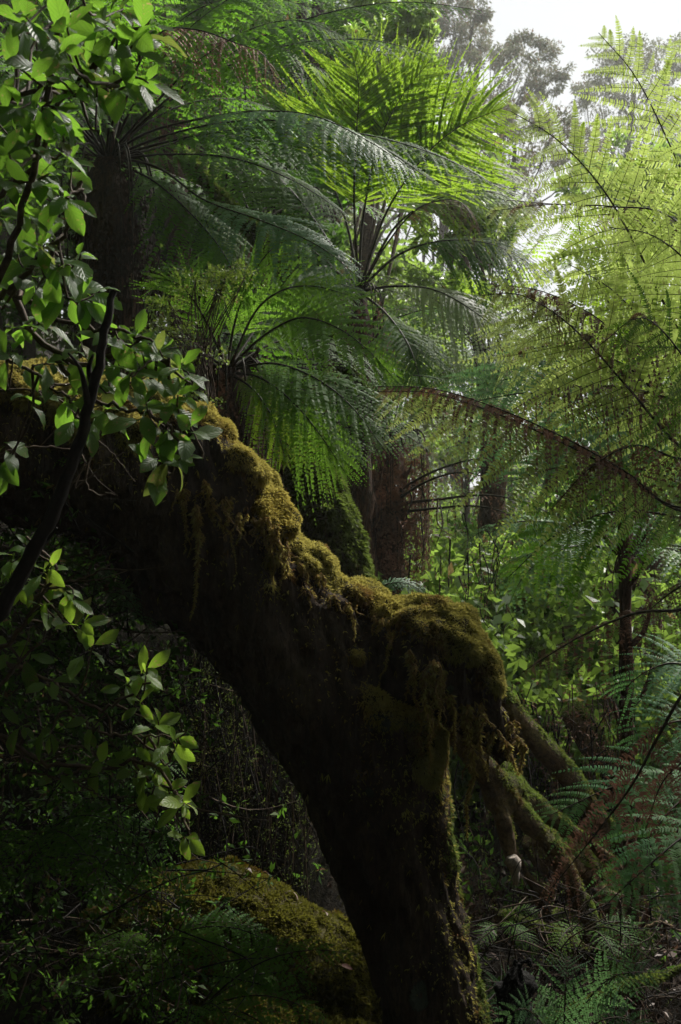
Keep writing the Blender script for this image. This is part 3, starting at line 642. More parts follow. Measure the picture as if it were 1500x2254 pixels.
# B: bright shuttlecock fern in the middle
cB = at(792, 640, 6.0)
fB = fern_thing('tree fern with upright lime green fronds spread like a shuttlecock in the middle', cB, at(800, 1100, 6.0), 0.10, 0.07)
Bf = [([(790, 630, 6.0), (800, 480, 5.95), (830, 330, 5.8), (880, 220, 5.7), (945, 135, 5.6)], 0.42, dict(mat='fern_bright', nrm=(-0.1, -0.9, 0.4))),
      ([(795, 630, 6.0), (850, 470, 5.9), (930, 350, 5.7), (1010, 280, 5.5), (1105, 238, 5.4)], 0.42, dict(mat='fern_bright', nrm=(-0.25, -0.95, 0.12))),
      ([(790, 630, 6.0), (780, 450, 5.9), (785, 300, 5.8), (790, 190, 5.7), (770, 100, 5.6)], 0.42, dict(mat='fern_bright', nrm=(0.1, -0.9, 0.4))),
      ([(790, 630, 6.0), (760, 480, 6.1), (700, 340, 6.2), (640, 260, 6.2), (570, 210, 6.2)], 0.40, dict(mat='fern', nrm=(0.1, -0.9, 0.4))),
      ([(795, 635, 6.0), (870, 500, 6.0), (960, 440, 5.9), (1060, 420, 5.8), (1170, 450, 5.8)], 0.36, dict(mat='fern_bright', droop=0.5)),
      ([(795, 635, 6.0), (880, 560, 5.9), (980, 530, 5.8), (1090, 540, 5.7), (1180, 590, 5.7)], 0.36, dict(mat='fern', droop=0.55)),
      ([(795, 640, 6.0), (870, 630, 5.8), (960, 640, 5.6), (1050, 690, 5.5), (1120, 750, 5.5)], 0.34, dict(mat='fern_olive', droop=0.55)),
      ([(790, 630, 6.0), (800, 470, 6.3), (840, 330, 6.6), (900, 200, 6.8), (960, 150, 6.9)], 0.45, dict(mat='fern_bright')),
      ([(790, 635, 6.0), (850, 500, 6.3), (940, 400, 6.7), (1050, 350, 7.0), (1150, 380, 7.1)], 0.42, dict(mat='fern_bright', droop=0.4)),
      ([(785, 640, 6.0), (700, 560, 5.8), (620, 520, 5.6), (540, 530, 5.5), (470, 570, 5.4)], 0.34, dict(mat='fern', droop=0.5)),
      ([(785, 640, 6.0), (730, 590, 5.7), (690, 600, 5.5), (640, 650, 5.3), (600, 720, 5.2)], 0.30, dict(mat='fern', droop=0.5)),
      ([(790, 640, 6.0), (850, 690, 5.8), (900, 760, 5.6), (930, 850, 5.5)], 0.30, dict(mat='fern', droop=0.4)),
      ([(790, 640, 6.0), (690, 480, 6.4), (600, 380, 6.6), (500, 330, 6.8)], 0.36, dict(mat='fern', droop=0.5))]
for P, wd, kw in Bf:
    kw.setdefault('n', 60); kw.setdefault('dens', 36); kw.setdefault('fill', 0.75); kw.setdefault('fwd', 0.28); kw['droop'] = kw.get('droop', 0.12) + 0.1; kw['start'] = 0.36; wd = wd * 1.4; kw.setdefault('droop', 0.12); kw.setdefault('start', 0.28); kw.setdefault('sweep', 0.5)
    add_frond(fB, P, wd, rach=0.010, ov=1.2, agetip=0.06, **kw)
add_frond(fB, [(795, 640, 6.0), (850, 540, 5.8), (920, 460, 5.6), (1000, 440, 5.5), (1040, 480, 5.4), (1045, 540, 5.4)], 0.12, name='dead_frond', mat='dead', droop=1.4, n=26, ragged=0.3, start=0.3)
skirt(fB, cB, 10, 0.9, 0.07)

# C: mid left fern, deep green, just behind the trunk
cC = at(500, 810, 4.2)
fC = fern_thing('deep green tree fern with a shaggy brown skirt behind the mossy bend', cC, at(600, 1300, 4.3), 0.12, 0.09, fibres=160)
Cf = [([(505, 810, 4.2), (580, 740, 4.0), (660, 700, 3.8), (740, 720, 3.6), (810, 770, 3.5), (865, 830, 3.5)], 0.30, dict(mat='fern_mid', droop=0.2)),
      ([(505, 810, 4.2), (560, 690, 4.1), (620, 640, 4.0), (690, 630, 3.9), (770, 650, 3.8)], 0.26, dict(mat='fern_mid', droop=0.25)),
      ([(505, 815, 4.2), (600, 800, 4.0), (690, 830, 3.8), (770, 890, 3.7), (840, 980, 3.6)], 0.30, dict(mat='fern_mid', droop=0.3)),
      ([(505, 820, 4.2), (570, 830, 4.0), (640, 880, 3.8), (700, 950, 3.75), (760, 1040, 3.7)], 0.26, dict(mat='fern_mid', droop=0.3)),
      ([(500, 820, 4.2), (550, 850, 4.0), (590, 900, 3.9), (615, 960, 3.85), (630, 1020, 3.8)], 0.20, dict(mat='fern_bright', droop=0.1, nrm=(0.1, -0.95, 0.2))),
      ([(500, 810, 4.2), (520, 700, 4.2), (560, 600, 4.1), (610, 540, 4.1), (680, 520, 4.1)], 0.24, dict(mat='fern_mid', droop=0.3)),
      ([(500, 810, 4.2), (450, 700, 4.2), (400, 630, 4.2), (340, 610, 4.2)], 0.24, dict(mat='fern_mid', droop=0.3)),
      ([(500, 810, 4.2), (430, 770, 4.0), (360, 770, 3.9), (290, 810, 3.8)], 0.22, dict(mat='fern_mid', droop=0.4)),
      ([(505, 810, 4.2), (620, 750, 4.4), (740, 760, 4.6), (840, 820, 4.7)], 0.28, dict(mat='fern_mid', droop=0.4)),
      ([(505, 810, 4.2), (590, 860, 4.2), (670, 940, 4.2), (740, 1030, 4.2)], 0.26, dict(mat='fern_mid', droop=0.4)),
      ([(505, 810, 4.2), (600, 680, 4.5), (700, 620, 4.7), (800, 640, 4.9)], 0.28, dict(mat='fern_mid', droop=0.4))]
for P, wd, kw in Cf:
    kw.setdefault('nrm', (0.1, -0.62, 0.72) if len(fC.children) % 3 == 0 else (0.0, -0.85, 0.38)); kw['droop'] = kw['droop'] * 0.9; add_frond(fC, P, wd * 1.12, n=30, dens=24, fill=0.5, ov=0.85, start=0.2, sweep=0.8, ragged=0.03, agetip=0.04, **kw)
skirt(fC, cC, 26, 1.2, 0.10)

# D: brown trunk fern right behind the burl
cD = at(862, 955, 6.4)
fD = fern_thing('tree fern with a thick shaggy red brown trunk above the mossy burl', cD, at(840, 1420, 6.5), 0.15, 0.08, fibres=240)
for P in ([(865, 955, 6.4), (960, 900, 6.2), (1060, 880, 6.0), (1160, 890, 5.9), (1250, 930, 5.8)], [(865, 955, 6.4), (950, 920, 6.3), (1040, 930, 6.2), (1120, 970, 6.0), (1200, 1040, 6.0)],
          [(865, 950, 6.4), (930, 860, 6.5), (1010, 800, 6.6), (1100, 790, 6.6), (1190, 830, 6.6)], [(860, 950, 6.4), (820, 880, 6.3), (760, 850, 6.2), (690, 870, 6.2)],
          [(865, 950, 6.4), (890, 830, 6.6), (940, 740, 6.8), (1010, 690, 7.0), (1090, 690, 7.0)], [(860, 950, 6.4), (850, 830, 6.6), (860, 730, 6.8), (890, 650, 7.0)]):
    add_frond(fD, P, 0.32, mat='fern_bright' if P[1][1] < 890 else 'fern_olive', n=28, dens=14, droop=0.5)
for P in ([(862, 1090, 6.3), (950, 1040, 6.0), (1050, 1010, 5.8), (1150, 1010, 5.6)], [(862, 1110, 6.3), (960, 1100, 6.0), (1080, 1090, 5.8), (1190, 1120, 5.6), (1280, 1180, 5.5)],
          [(862, 1130, 6.3), (950, 1120, 6.0), (1060, 1115, 5.8), (1180, 1150, 5.6)], [(862, 1110, 6.3), (940, 1060, 5.9), (1030, 1040, 5.7), (1120, 1080, 5.5)]):
    add_frond(fD, P, 0.10, name='dead_frond', mat='dead', n=18, dens=8, droop=1.8, ragged=0.6, rach=0.012, curl=0.9)
skirt(fD, cD, 30, 1.0, 0.14)
skirt(fD, cD + np.array([0, 0, -0.35]), 16, 0.8, 0.13)

# E: the big fern off the right edge whose fronds fill the right side
cE = at(1760, 1120, 3.2)
fE = fern_thing('large tree fern whose long arching fronds sweep in from the right edge', cE, at(1780, 2100, 3.2), 0.12, 0.09)
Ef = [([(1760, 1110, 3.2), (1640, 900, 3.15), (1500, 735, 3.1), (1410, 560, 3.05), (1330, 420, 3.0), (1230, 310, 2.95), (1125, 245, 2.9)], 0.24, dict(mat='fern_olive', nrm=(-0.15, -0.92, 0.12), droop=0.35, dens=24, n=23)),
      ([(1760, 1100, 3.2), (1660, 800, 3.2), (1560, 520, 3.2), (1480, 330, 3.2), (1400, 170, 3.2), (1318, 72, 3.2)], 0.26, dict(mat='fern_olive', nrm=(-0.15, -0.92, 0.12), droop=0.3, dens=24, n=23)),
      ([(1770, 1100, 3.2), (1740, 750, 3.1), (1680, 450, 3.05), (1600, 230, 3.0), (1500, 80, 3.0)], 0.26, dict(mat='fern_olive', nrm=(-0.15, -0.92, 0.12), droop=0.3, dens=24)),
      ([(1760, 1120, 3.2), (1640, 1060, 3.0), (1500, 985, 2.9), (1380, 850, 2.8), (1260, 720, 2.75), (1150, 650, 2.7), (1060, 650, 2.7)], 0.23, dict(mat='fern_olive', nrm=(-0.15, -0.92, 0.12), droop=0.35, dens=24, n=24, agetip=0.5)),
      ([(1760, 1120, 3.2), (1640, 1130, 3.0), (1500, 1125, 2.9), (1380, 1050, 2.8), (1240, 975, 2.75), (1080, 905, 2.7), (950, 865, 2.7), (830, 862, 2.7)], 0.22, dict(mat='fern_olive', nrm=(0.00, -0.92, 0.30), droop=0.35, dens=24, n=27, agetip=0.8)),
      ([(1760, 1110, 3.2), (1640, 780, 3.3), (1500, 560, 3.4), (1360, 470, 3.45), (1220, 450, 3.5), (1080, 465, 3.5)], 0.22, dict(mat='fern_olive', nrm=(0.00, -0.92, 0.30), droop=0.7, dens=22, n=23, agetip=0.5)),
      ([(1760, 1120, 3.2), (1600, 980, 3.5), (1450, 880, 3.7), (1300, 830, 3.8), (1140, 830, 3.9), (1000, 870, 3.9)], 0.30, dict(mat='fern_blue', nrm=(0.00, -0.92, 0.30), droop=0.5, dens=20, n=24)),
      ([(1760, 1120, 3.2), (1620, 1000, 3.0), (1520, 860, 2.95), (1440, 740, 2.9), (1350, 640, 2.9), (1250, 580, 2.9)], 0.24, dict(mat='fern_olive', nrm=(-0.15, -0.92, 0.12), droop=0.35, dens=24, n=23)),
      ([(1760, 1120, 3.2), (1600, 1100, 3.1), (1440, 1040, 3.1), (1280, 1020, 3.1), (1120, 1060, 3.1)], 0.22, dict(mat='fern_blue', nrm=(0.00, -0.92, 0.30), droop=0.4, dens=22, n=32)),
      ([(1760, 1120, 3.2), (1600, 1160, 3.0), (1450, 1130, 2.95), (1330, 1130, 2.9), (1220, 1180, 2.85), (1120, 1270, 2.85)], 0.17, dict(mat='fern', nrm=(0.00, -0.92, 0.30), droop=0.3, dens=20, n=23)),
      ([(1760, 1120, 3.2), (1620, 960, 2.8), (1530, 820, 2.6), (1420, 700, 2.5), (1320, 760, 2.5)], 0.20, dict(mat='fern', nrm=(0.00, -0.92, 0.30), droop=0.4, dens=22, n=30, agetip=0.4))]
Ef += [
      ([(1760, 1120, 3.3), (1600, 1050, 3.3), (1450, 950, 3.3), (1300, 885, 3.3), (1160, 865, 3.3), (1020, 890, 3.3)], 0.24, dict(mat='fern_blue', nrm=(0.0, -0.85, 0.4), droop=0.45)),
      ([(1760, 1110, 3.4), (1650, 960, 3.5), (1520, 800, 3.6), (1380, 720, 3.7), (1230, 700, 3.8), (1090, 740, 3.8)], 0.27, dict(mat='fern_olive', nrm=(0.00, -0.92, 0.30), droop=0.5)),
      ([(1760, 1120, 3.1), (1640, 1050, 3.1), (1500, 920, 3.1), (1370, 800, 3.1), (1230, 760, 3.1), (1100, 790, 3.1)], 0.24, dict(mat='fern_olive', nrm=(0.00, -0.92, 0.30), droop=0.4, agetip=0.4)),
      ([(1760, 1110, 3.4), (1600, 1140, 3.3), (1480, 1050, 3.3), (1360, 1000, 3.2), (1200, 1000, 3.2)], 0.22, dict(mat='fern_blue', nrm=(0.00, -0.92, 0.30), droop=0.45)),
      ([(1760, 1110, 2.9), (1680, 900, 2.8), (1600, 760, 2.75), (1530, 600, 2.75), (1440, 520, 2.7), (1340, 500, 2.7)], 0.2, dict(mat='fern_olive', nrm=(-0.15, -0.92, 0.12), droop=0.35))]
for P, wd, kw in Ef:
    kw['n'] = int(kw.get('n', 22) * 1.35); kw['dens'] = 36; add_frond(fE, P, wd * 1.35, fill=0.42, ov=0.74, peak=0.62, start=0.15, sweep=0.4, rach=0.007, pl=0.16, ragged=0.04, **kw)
add_frond(fE, [(1760, 1110, 3.2), (1620, 1000, 2.9), (1500, 1010, 2.8), (1400, 980, 2.75), (1300, 1030, 2.7), (1215, 1120, 2.7)], 0.12, name='dead_frond', mat='dead', droop=2.2, n=30, dens=12, ragged=0.25, curl=0.8, start=0.35)
add_frond(fE, [(1760, 1110, 3.2), (1600, 640, 3.0), (1480, 480, 3.0), (1350, 455, 3.0), (1230, 450, 3.0), (1110, 440, 3.0)], 0.07, name='dead_frond', mat='dead', droop=1.4, n=23, dens=10, ragged=0.2, curl=0.8, start=0.3)
for P, wd in (([(1760, 1118, 3.1), (1500, 1118, 2.85), (1380, 1040, 2.75), (1240, 962, 2.7), (1080, 893, 2.65), (950, 855, 2.65), (830, 850, 2.65)], 0.075), ([(1760, 1110, 3.0), (1560, 800, 2.9), (1400, 760, 2.85), (1300, 690, 2.8), (1190, 640, 2.75), (1080, 625, 2.7)], 0.085),
              ([(1760, 1118, 3.0), (1600, 960, 2.95), (1480, 880, 2.9), (1340, 850, 2.85), (1220, 860, 2.8), (1130, 900, 2.8)], 0.10)):
    add_frond(fE, P, wd * 1.7, name='dead_frond', mat='dead', droop=1.3, n=44, dens=16, ragged=0.2, curl=0.9, start=0.40, fill=0.55, fwd=-0.2, rach=0.005)
# yellow-green young frond standing up among them
fY = fern_thing('young tree fern frond bright yellow green standing upright among the right hand fronds', at(1370, 960, 3.6), at(1420, 1300, 3.7), 0.03, 0.02, fibres=8)
add_frond(fY, [(1375, 950, 3.6), (1385, 820, 3.5), (1350, 690, 3.4), (1290, 560, 3.35), (1268, 455, 3.3)], 0.17, mat='fern_bright', nrm=(0, -1, 0.2), droop=0.1, n=30, dens=14, start=0.15, sweep=0.5)
add_frond(fY, [(1375, 950, 3.6), (1300, 860, 3.5), (1210, 800, 3.5), (1120, 780, 3.5)], 0.18, mat='fern_bright', nrm=(0, -0.9, 0.5), droop=0.2, n=26, dens=14, start=0.15, sweep=0.5)
add_frond(fY, [(1375, 950, 3.6), (1440, 820, 3.5), (1470, 680, 3.4), (1440, 540, 3.3), (1420, 430, 3.3)], 0.14, mat='fern_bright', nrm=(0, -1, 0.2), droop=0.1, n=28, dens=14, start=0.15, sweep=0.5)

# F: dead fern draped at lower right
fF = fern_thing('dead tree fern with rust brown fronds hanging in curtains at lower right', at(1720, 1300, 2.7), at(1740, 2100, 2.7), 0.10, 0.08)
Ff = [([(1700, 1290, 2.7), (1600, 1310, 2.7), (1500, 1342, 2.7), (1400, 1350, 2.7), (1280, 1400, 2.7), (1150, 1480, 2.7)], 0.11, dict(start=0.3)),
      ([(1700, 1320, 2.7), (1600, 1440, 2.65), (1510, 1520, 2.6), (1450, 1620, 2.6), (1390, 1730, 2.6), (1300, 1850, 2.6), (1210, 1960, 2.6)], 0.19, dict(start=0.42, dens=22)),
      ([(1700, 1320, 2.7), (1620, 1500, 2.7), (1540, 1640, 2.7), (1460, 1720, 2.7), (1420, 1830, 2.7)], 0.11, dict(start=0.5)),
      ([(1700, 1290, 2.7), (1600, 1250, 2.75), (1500, 1290, 2.75), (1420, 1350, 2.75)], 0.12, dict(start=0.4))]
for P, wd, kw in Ff: add_frond(fF, P, wd, name='dead_frond', mat='dead', n=20, droop=1.7, ragged=0.12, curl=0.5, sweep=0.0, rach=0.007, pl=0.13, fill=0.34, **{**dict(dens=16), **kw})

# G: blue green ferns at the lower right edge
fG = fern_thing('tree fern with glossy blue green fronds low at the right edge', at(1640, 1700, 3.1), at(1650, 2150, 3.1), 0.09, 0.08)
Gf = [([(1640, 1700, 3.1), (1540, 1690, 3.0), (1440, 1700, 3.0), (1330, 1740, 3.0), (1200, 1800, 3.0)], 0.20, dict(nrm=(0, -0.5, 0.85))),
      ([(1640, 1700, 3.1), (1560, 1720, 2.9), (1480, 1780, 2.8), (1420, 1860, 2.75), (1380, 1960, 2.7)], 0.22, dict(nrm=(0.1, -0.6, 0.8))),
      ([(1640, 1740, 3.1), (1560, 1800, 2.8), (1480, 1860, 2.65), (1400, 1930, 2.6), (1325, 2000, 2.6)], 0.17, dict(nrm=(-0.2, -0.5, 0.8))),
      ([(1640, 1720, 3.1), (1600, 1850, 2.8), (1540, 1960, 2.7), (1460, 2010, 2.6)], 0.16, dict()),
      ([(1640, 1690, 3.1), (1560, 1600, 3.1), (1480, 1590, 3.1), (1390, 1640, 3.1)], 0.2, dict(droop=0.4)),
      ([(1640, 1640, 3.3), (1560, 1500, 3.3), (1490, 1460, 3.3), (1420, 1480, 3.3), (1360, 1530, 3.3)], 0.2, dict(droop=0.35))]
for P, wd, kw in Gf: add_frond(fG, P, wd * 1.15, mat='fern_cool', n=19, dens=34, start=0.1, sweep=0.5, rach=0.007, pl=0.16, fill=0.45, peak=0.5, **{**dict(droop=0.25), **kw})

# H: small ground ferns at the bottom
fH = thing('ground_fern', 'small upright green fern beside the black stump at the bottom', 'fern', at(1245, 2330, 2.8))
for P, wd in (([(1245, 2330, 2.8), (1243, 2250, 2.8), (1245, 2180, 2.8), (1250, 2110, 2.85)], 0.16), ([(1245, 2330, 2.8), (1180, 2230, 2.9), (1120, 2170, 3.0), (1070, 2160, 3.0)], 0.12),
              ([(1245, 2330, 2.8), (1270, 2240, 2.9), (1350, 2150, 2.9), (1470, 2140, 2.9)], 0.10), ([(1245, 2330, 2.8), (1200, 2260, 2.6), (1150, 2220, 2.5), (1090, 2260, 2.5)], 0.12),
              ([(1245, 2330, 2.8), (1300, 2260, 2.7), (1370, 2240, 2.7), (1440, 2280, 2.7)], 0.12)):
    add_frond(fH, P, wd, mat='fern_blue', n=22, dens=16, start=0.15, droop=0.15, nrm=(0, -0.85, 0.5), rach=0.004)
def small_fern(label, c, az0, az1, n, L, wd, mat='fern', e=(0.3, 1.0), bend=(1.2, 1.9), group=None, dens=10, nn=20, brown=0.0, droop=0.3):
    t = thing('ground_fern', label, 'fern', c, group)
    for k in range(n):
        az = az0 + (az1 - az0) * (k + RS.uniform(0.2, 0.8)) / n
        add_frond(t, arc(c, az, L * RS.uniform(0.7, 1.15), RS.uniform(*e), RS.uniform(*bend)), wd, px=False, mat=mat, n=nn, dens=dens, rach=0.0035, droop=droop, start=0.15, age=brown)
    return t
small_fern('single pale frond curling over just behind the mossy burl', at(800, 1330, 3.9), -0.3, 0.3, 2, 0.28, 0.05, mat='fern_blue', e=(0.9, 1.1), bend=(1.6, 1.9))
small_fern('small cool green fern among the fallen branches right of the trunk base', at(1290, 2050, 3.3), -2.4, 0.5, 4, 0.3, 0.07, mat='fern')
small_fern('tiny fern growing in the dark hollow between trunk and forked branch', at(1100, 2040, 3.5), -2.4, 0.2, 4, 0.22, 0.05, mat='fern')
small_fern('small dark fern among the dark undergrowth at the left edge', at(30, 1160, 3.0), -2.6, 0.6, 9, 0.55, 0.10)
small_fern('dark lacy fern spreading over the left end of the mossy boulder', at(330, 2090, 2.9), -2.2, 0.4, 8, 0.42, 0.08)
small_fern('low dark fern in the bottom left corner of the undergrowth', at(60, 1900, 2.8), -1.9, 0.9, 10, 0.6, 0.11)
small_fern('thin feathery fern hanging under the left shrub leaves', at(200, 1360, 3.0), -1.4, 0.5, 6, 0.4, 0.06, mat='fern_blue')
small_fern('small fern tucked at the very bottom under the mossy boulder', at(430, 2240, 2.7), -1.6, 1.0, 9, 0.45, 0.08)

# background ferns
def bg_fern(label, px, py, d, n, L, wd, mat, group=None, h=0.8, az=(0, 6.28), e=(0.3, 1.1), bend=(0.9, 1.6), dens=11):
    c = at(px, py, d); gz = float(ground_z(c[0], c[1]))
    t = fern_thing(label, c, (c[0] + 0.05, c[1], min(gz - 0.1, c[2] - 0.2)), 0.11, 0.08, group=group, fibres=20)
    for k in range(n):
        a = az[0] + (az[1] - az[0]) * (k + RS.uniform(0.1, 0.9)) / n
        add_frond(t, arc(c, a, L * RS.uniform(0.75, 1.1), RS.uniform(*e), RS.uniform(*bend)), wd, px=False, mat=mat, n=24, dens=dens, droop=0.4, rach=0.009)
    skirt(t, c, 5, 0.8, 0.08)
    return t
bg_fern('pale green tree fern deep in the gap right of the middle', 1080, 800, 9.0, 16, 1.9, 0.36, 'fern_bright')
bg_fern('green tree fern half hidden behind the right hand fronds', 1420, 900, 7.0, 15, 1.7, 0.34, 'fern_bright')
bg_fern('tree fern filling the gap between the dark fern and the shuttlecock fern', 560, 500, 7.5, 15, 1.9, 0.34, 'fern')
bg_fern('shadowy tree fern low behind the shuttlecock fern stalks', 700, 820, 7.2, 13, 1.6, 0.30, 'fern')
bg_fern('tree fern in the shade at upper left beyond the tall dark fern', 380, 180, 7.5, 15, 2.0, 0.34, 'fern')
bg_fern('tree fern with spreading fronds above the slope at far right', 1380, 1220, 6.2, 14, 1.3, 0.28, 'fern_blue', e=(0.2, 0.8))
bg_fern('distant tree fern low in the bright gap', 1210, 800, 12.0, 14, 2.2, 0.42, 'fern_bright')
bg_fern('tree fern deep in the undergrowth left of the brown trunk', 640, 1000, 6.0, 12, 1.2, 0.26, 'fern')

# ------------------------------------------------------------------ left shrubs
def shrub(name, label, cat, mains, clusters, leafL, base, seed, ax=(0.6, -0.3, 0.0), mat='leaf', stem='twig', stems=True, wf=0.23):
    global RS
    RS = np.random.default_rng(seed)
    t = thing(name, label, cat, base)
    allp = []
    for P, r in mains:
        C = spline(ats(P), 30); allp.append(C)
        C = C + RS.normal(0, 0.004, C.shape)
        m_ = MB(); tube(m_, C, np.linspace(r, r * 0.4, 30), stem, sides=7, rough=0.06); m_.build('branch', t)
    allp = np.concatenate(allp)
    lf = MB()
    for cx, cyy, d, n in clusters:
        p = at(cx, cyy, d)
        cost = np.linalg.norm(allp - p, axis=1); cost = np.where(cost < 0.06, 9, cost); q = allp[np.argmin(cost)]
        mid = (p + q) / 2 + np.array([0, 0.02, RS.uniform(-0.06, 0.02)]) + RS.normal(0, 0.02, 3)
        C = spline([q, mid, p], 9) + RS.normal(0, 0.0015, (9, 3))
        tw = MB(); tube(tw, C, np.linspace(0.0038, 0.0017, 9), stem, sides=5, cap=False); tw.build('twig', t)
        axd = nz(nz(p - mid) * 0.8 + np.array(ax)); n = int(n)
        a = nz(np.cross(axd, [0.1, 0.2, 1])); b = np.cross(axd, a)
        th = np.arange(n) * 2.4 + RS.uniform(0, 6.28); back = np.arange(n) / n
        spread = 0.45 + 1.15 * back + RS.normal(0, 0.1, n)
        dr = np.cos(spread)[:, None] * axd + np.sin(spread)[:, None] * (np.cos(th)[:, None] * a + np.sin(th)[:, None] * b)
        dr = nz(dr + [0, -0.12, -0.22])
        nr = nz(RS.normal(0, 0.38, (n, 3)) + [0.1, -0.55, 0.75])
        bs = p - axd * (back * 0.05)[:, None]
        L = leafL * RS.uniform(0.48, 1.15, n) * (0.65 + 0.35 * back + 0.1)
        leaves(lf, bs, dr, nr, L, L * wf * RS.uniform(0.9, 1.15, n), curl=RS.uniform(0.2, 1.2, n), fold=RS.uniform(0.1, 0.3), mat=mat, age=(RS.random(n) < 0.025) * 0.5, rows=12)
    lf.build('foliage', t)
    return t
up = [(60, 40, 1.7, 6), (150, 60, 1.7, 6), (235, 60, 1.75, 7), (290, 100, 1.75, 6), (320, 60, 1.75, 4), (190, 150, 1.8, 6), (100, 150, 1.75, 6), (25, 130, 1.8, 6), (285, 185, 1.8, 6), (215, 190, 1.8, 6),
      (130, 235, 1.8, 7), (40, 240, 1.8, 6), (60, 320, 1.85, 6), (140, 300, 1.85, 6), (25, 400, 1.85, 6), (110, 380, 1.9, 6), (150, 440, 1.9, 6), (60, 470, 1.9, 6), (100, 540, 1.95, 7), (40, 560, 1.95, 5),
      (140, 590, 1.95, 7), (180, 560, 2.0, 5), (80, 640, 2.0, 6), (185, 660, 2.0, 7), (220, 640, 2.0, 5), (40, 30, 2.1, 7), (120, 0, 2.1, 7), (200, 0, 2.1, 7), (270, 20, 2.1, 6), (0, 200, 2.0, 7), (20, 300, 2.0, 7), (330, 180, 1.8, 4),
      (80, 90, 2.0, 7), (10, 480, 2.0, 7), (90, 430, 2.1, 7), (160, 350, 2.1, 5), (0, 620, 2.0, 6), (20, 340, 1.6, 4), (140, 110, 1.5, 4), (230, 130, 2.0, 6)]
mid_ = [(245, 720, 2.1, 7), (300, 740, 2.1, 8), (350, 770, 2.1, 7), (405, 800, 2.1, 7), (330, 830, 2.15, 7), (260, 800, 2.15, 7), (60, 720, 2.2, 6), (30, 770, 2.2, 6), (120, 800, 2.2, 7), (180, 750, 2.2, 7), (390, 870, 2.1, 6),
        (320, 890, 2.1, 6), (420, 940, 2.1, 6), (370, 950, 2.1, 7), (240, 900, 2.2, 7), (150, 890, 2.2, 6), (190, 940, 2.2, 6), (400, 1010, 2.1, 6), (350, 1000, 2.1, 5), (420, 860, 2.15, 5), (90, 860, 2.25, 5), (290, 830, 2.05, 6), (205, 830, 2.1, 6), (15, 1010, 2.3, 4), (5, 1040, 2.3, 3)]
low_ = [(60, 1200, 2.4, 6), (110, 1250, 2.4, 7), (160, 1320, 2.4, 7), (95, 1330, 2.4, 6), (50, 1290, 2.4, 6), (185, 1370, 2.4, 5), (205, 1420, 2.45, 4), (115, 1500, 2.45, 3), (325, 1470, 2.4, 6), (290, 1500, 2.45, 5),
        (310, 1545, 2.4, 4), (50, 1600, 2.45, 4), (110, 1620, 2.45, 3), (200, 1610, 2.45, 4), (395, 1625, 2.4, 6), (350, 1590, 2.4, 4), (330, 1640, 2.45, 6), (230, 1680, 2.5, 4), (290, 1690, 2.5, 5), (345, 1690, 2.45, 6),
        (370, 1740, 2.45, 6), (410, 1770, 2.4, 6), (415, 1845, 2.4, 5), (330, 1760, 2.5, 5), (20, 1420, 2.5, 4), (70, 1440, 2.5, 4), (140, 1700, 2.5, 3), (20, 1240, 2.4, 6)]
shrub('leafy_shrub', 'broad leaved shrub with dense green leaves filling the upper left corner', 'shrub',
      [([(-250, 900, 2.0), (-60, 700, 1.95), (40, 500, 1.9), (90, 280, 1.85), (130, 60, 1.8), (180, -120, 1.75)], 0.010), ([(-100, 500, 1.95), (60, 380, 1.9), (130, 230, 1.85), (240, 110, 1.8), (330, 40, 1.8)], 0.007),
       ([(-60, 720, 2.0), (40, 620, 2.0), (100, 560, 2.0), (170, 470, 1.95), (180, 400, 1.95)], 0.007), ([(-80, 250, 1.9), (40, 210, 1.9), (150, 190, 1.85), (260, 190, 1.8)], 0.006)], [(a, b, c, n + 1) for a, b, c, n in up], 0.091, at(-250, 1100, 2.0), 11, wf=0.205)
shrub('leafy_shrub', 'broad leaved branch of shrub hanging over the mossy bend with silvery leaf backs', 'shrub',
      [([(-200, 560, 2.3), (-20, 560, 2.25), (20, 640, 2.2), (80, 740, 2.2), (160, 800, 2.2), (280, 780, 2.15), (370, 790, 2.1)], 0.011), ([(10, 620, 2.2), (120, 700, 2.15), (230, 720, 2.1), (340, 750, 2.1)], 0.007),
       ([(120, 790, 2.2), (200, 880, 2.2), (290, 900, 2.15), (370, 930, 2.1), (400, 1000, 2.1)], 0.006), ([(-80, 760, 2.3), (20, 790, 2.25), (130, 860, 2.2), (190, 920, 2.2)], 0.006)], [(a, b, c, n + 1) for a, b, c, n in mid_], 0.088, at(-250, 700, 2.3), 12, wf=0.205)
shrub('leafy_shrub', 'lower shrub with sparse green leaves coloured as if lit on bare twigs in the dark at left', 'shrub',
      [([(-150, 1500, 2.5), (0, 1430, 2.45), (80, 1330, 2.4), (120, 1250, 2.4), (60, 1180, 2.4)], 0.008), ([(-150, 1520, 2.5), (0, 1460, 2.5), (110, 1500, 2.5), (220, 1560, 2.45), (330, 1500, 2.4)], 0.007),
       ([(-150, 1560, 2.55), (0, 1620, 2.5), (100, 1680, 2.5), (220, 1690, 2.5), (330, 1680, 2.45), (400, 1770, 2.45), (415, 1830, 2.4)], 0.008), ([(100, 1500, 2.5), (200, 1600, 2.45), (300, 1620, 2.4), (380, 1620, 2.4)], 0.005)], [(a, b, c, n + 1) for a, b, c, n in low_], 0.088, at(-200, 1700, 2.55), 13, wf=0.2, mat='leaf_lit')
RS = np.random.default_rng(99)

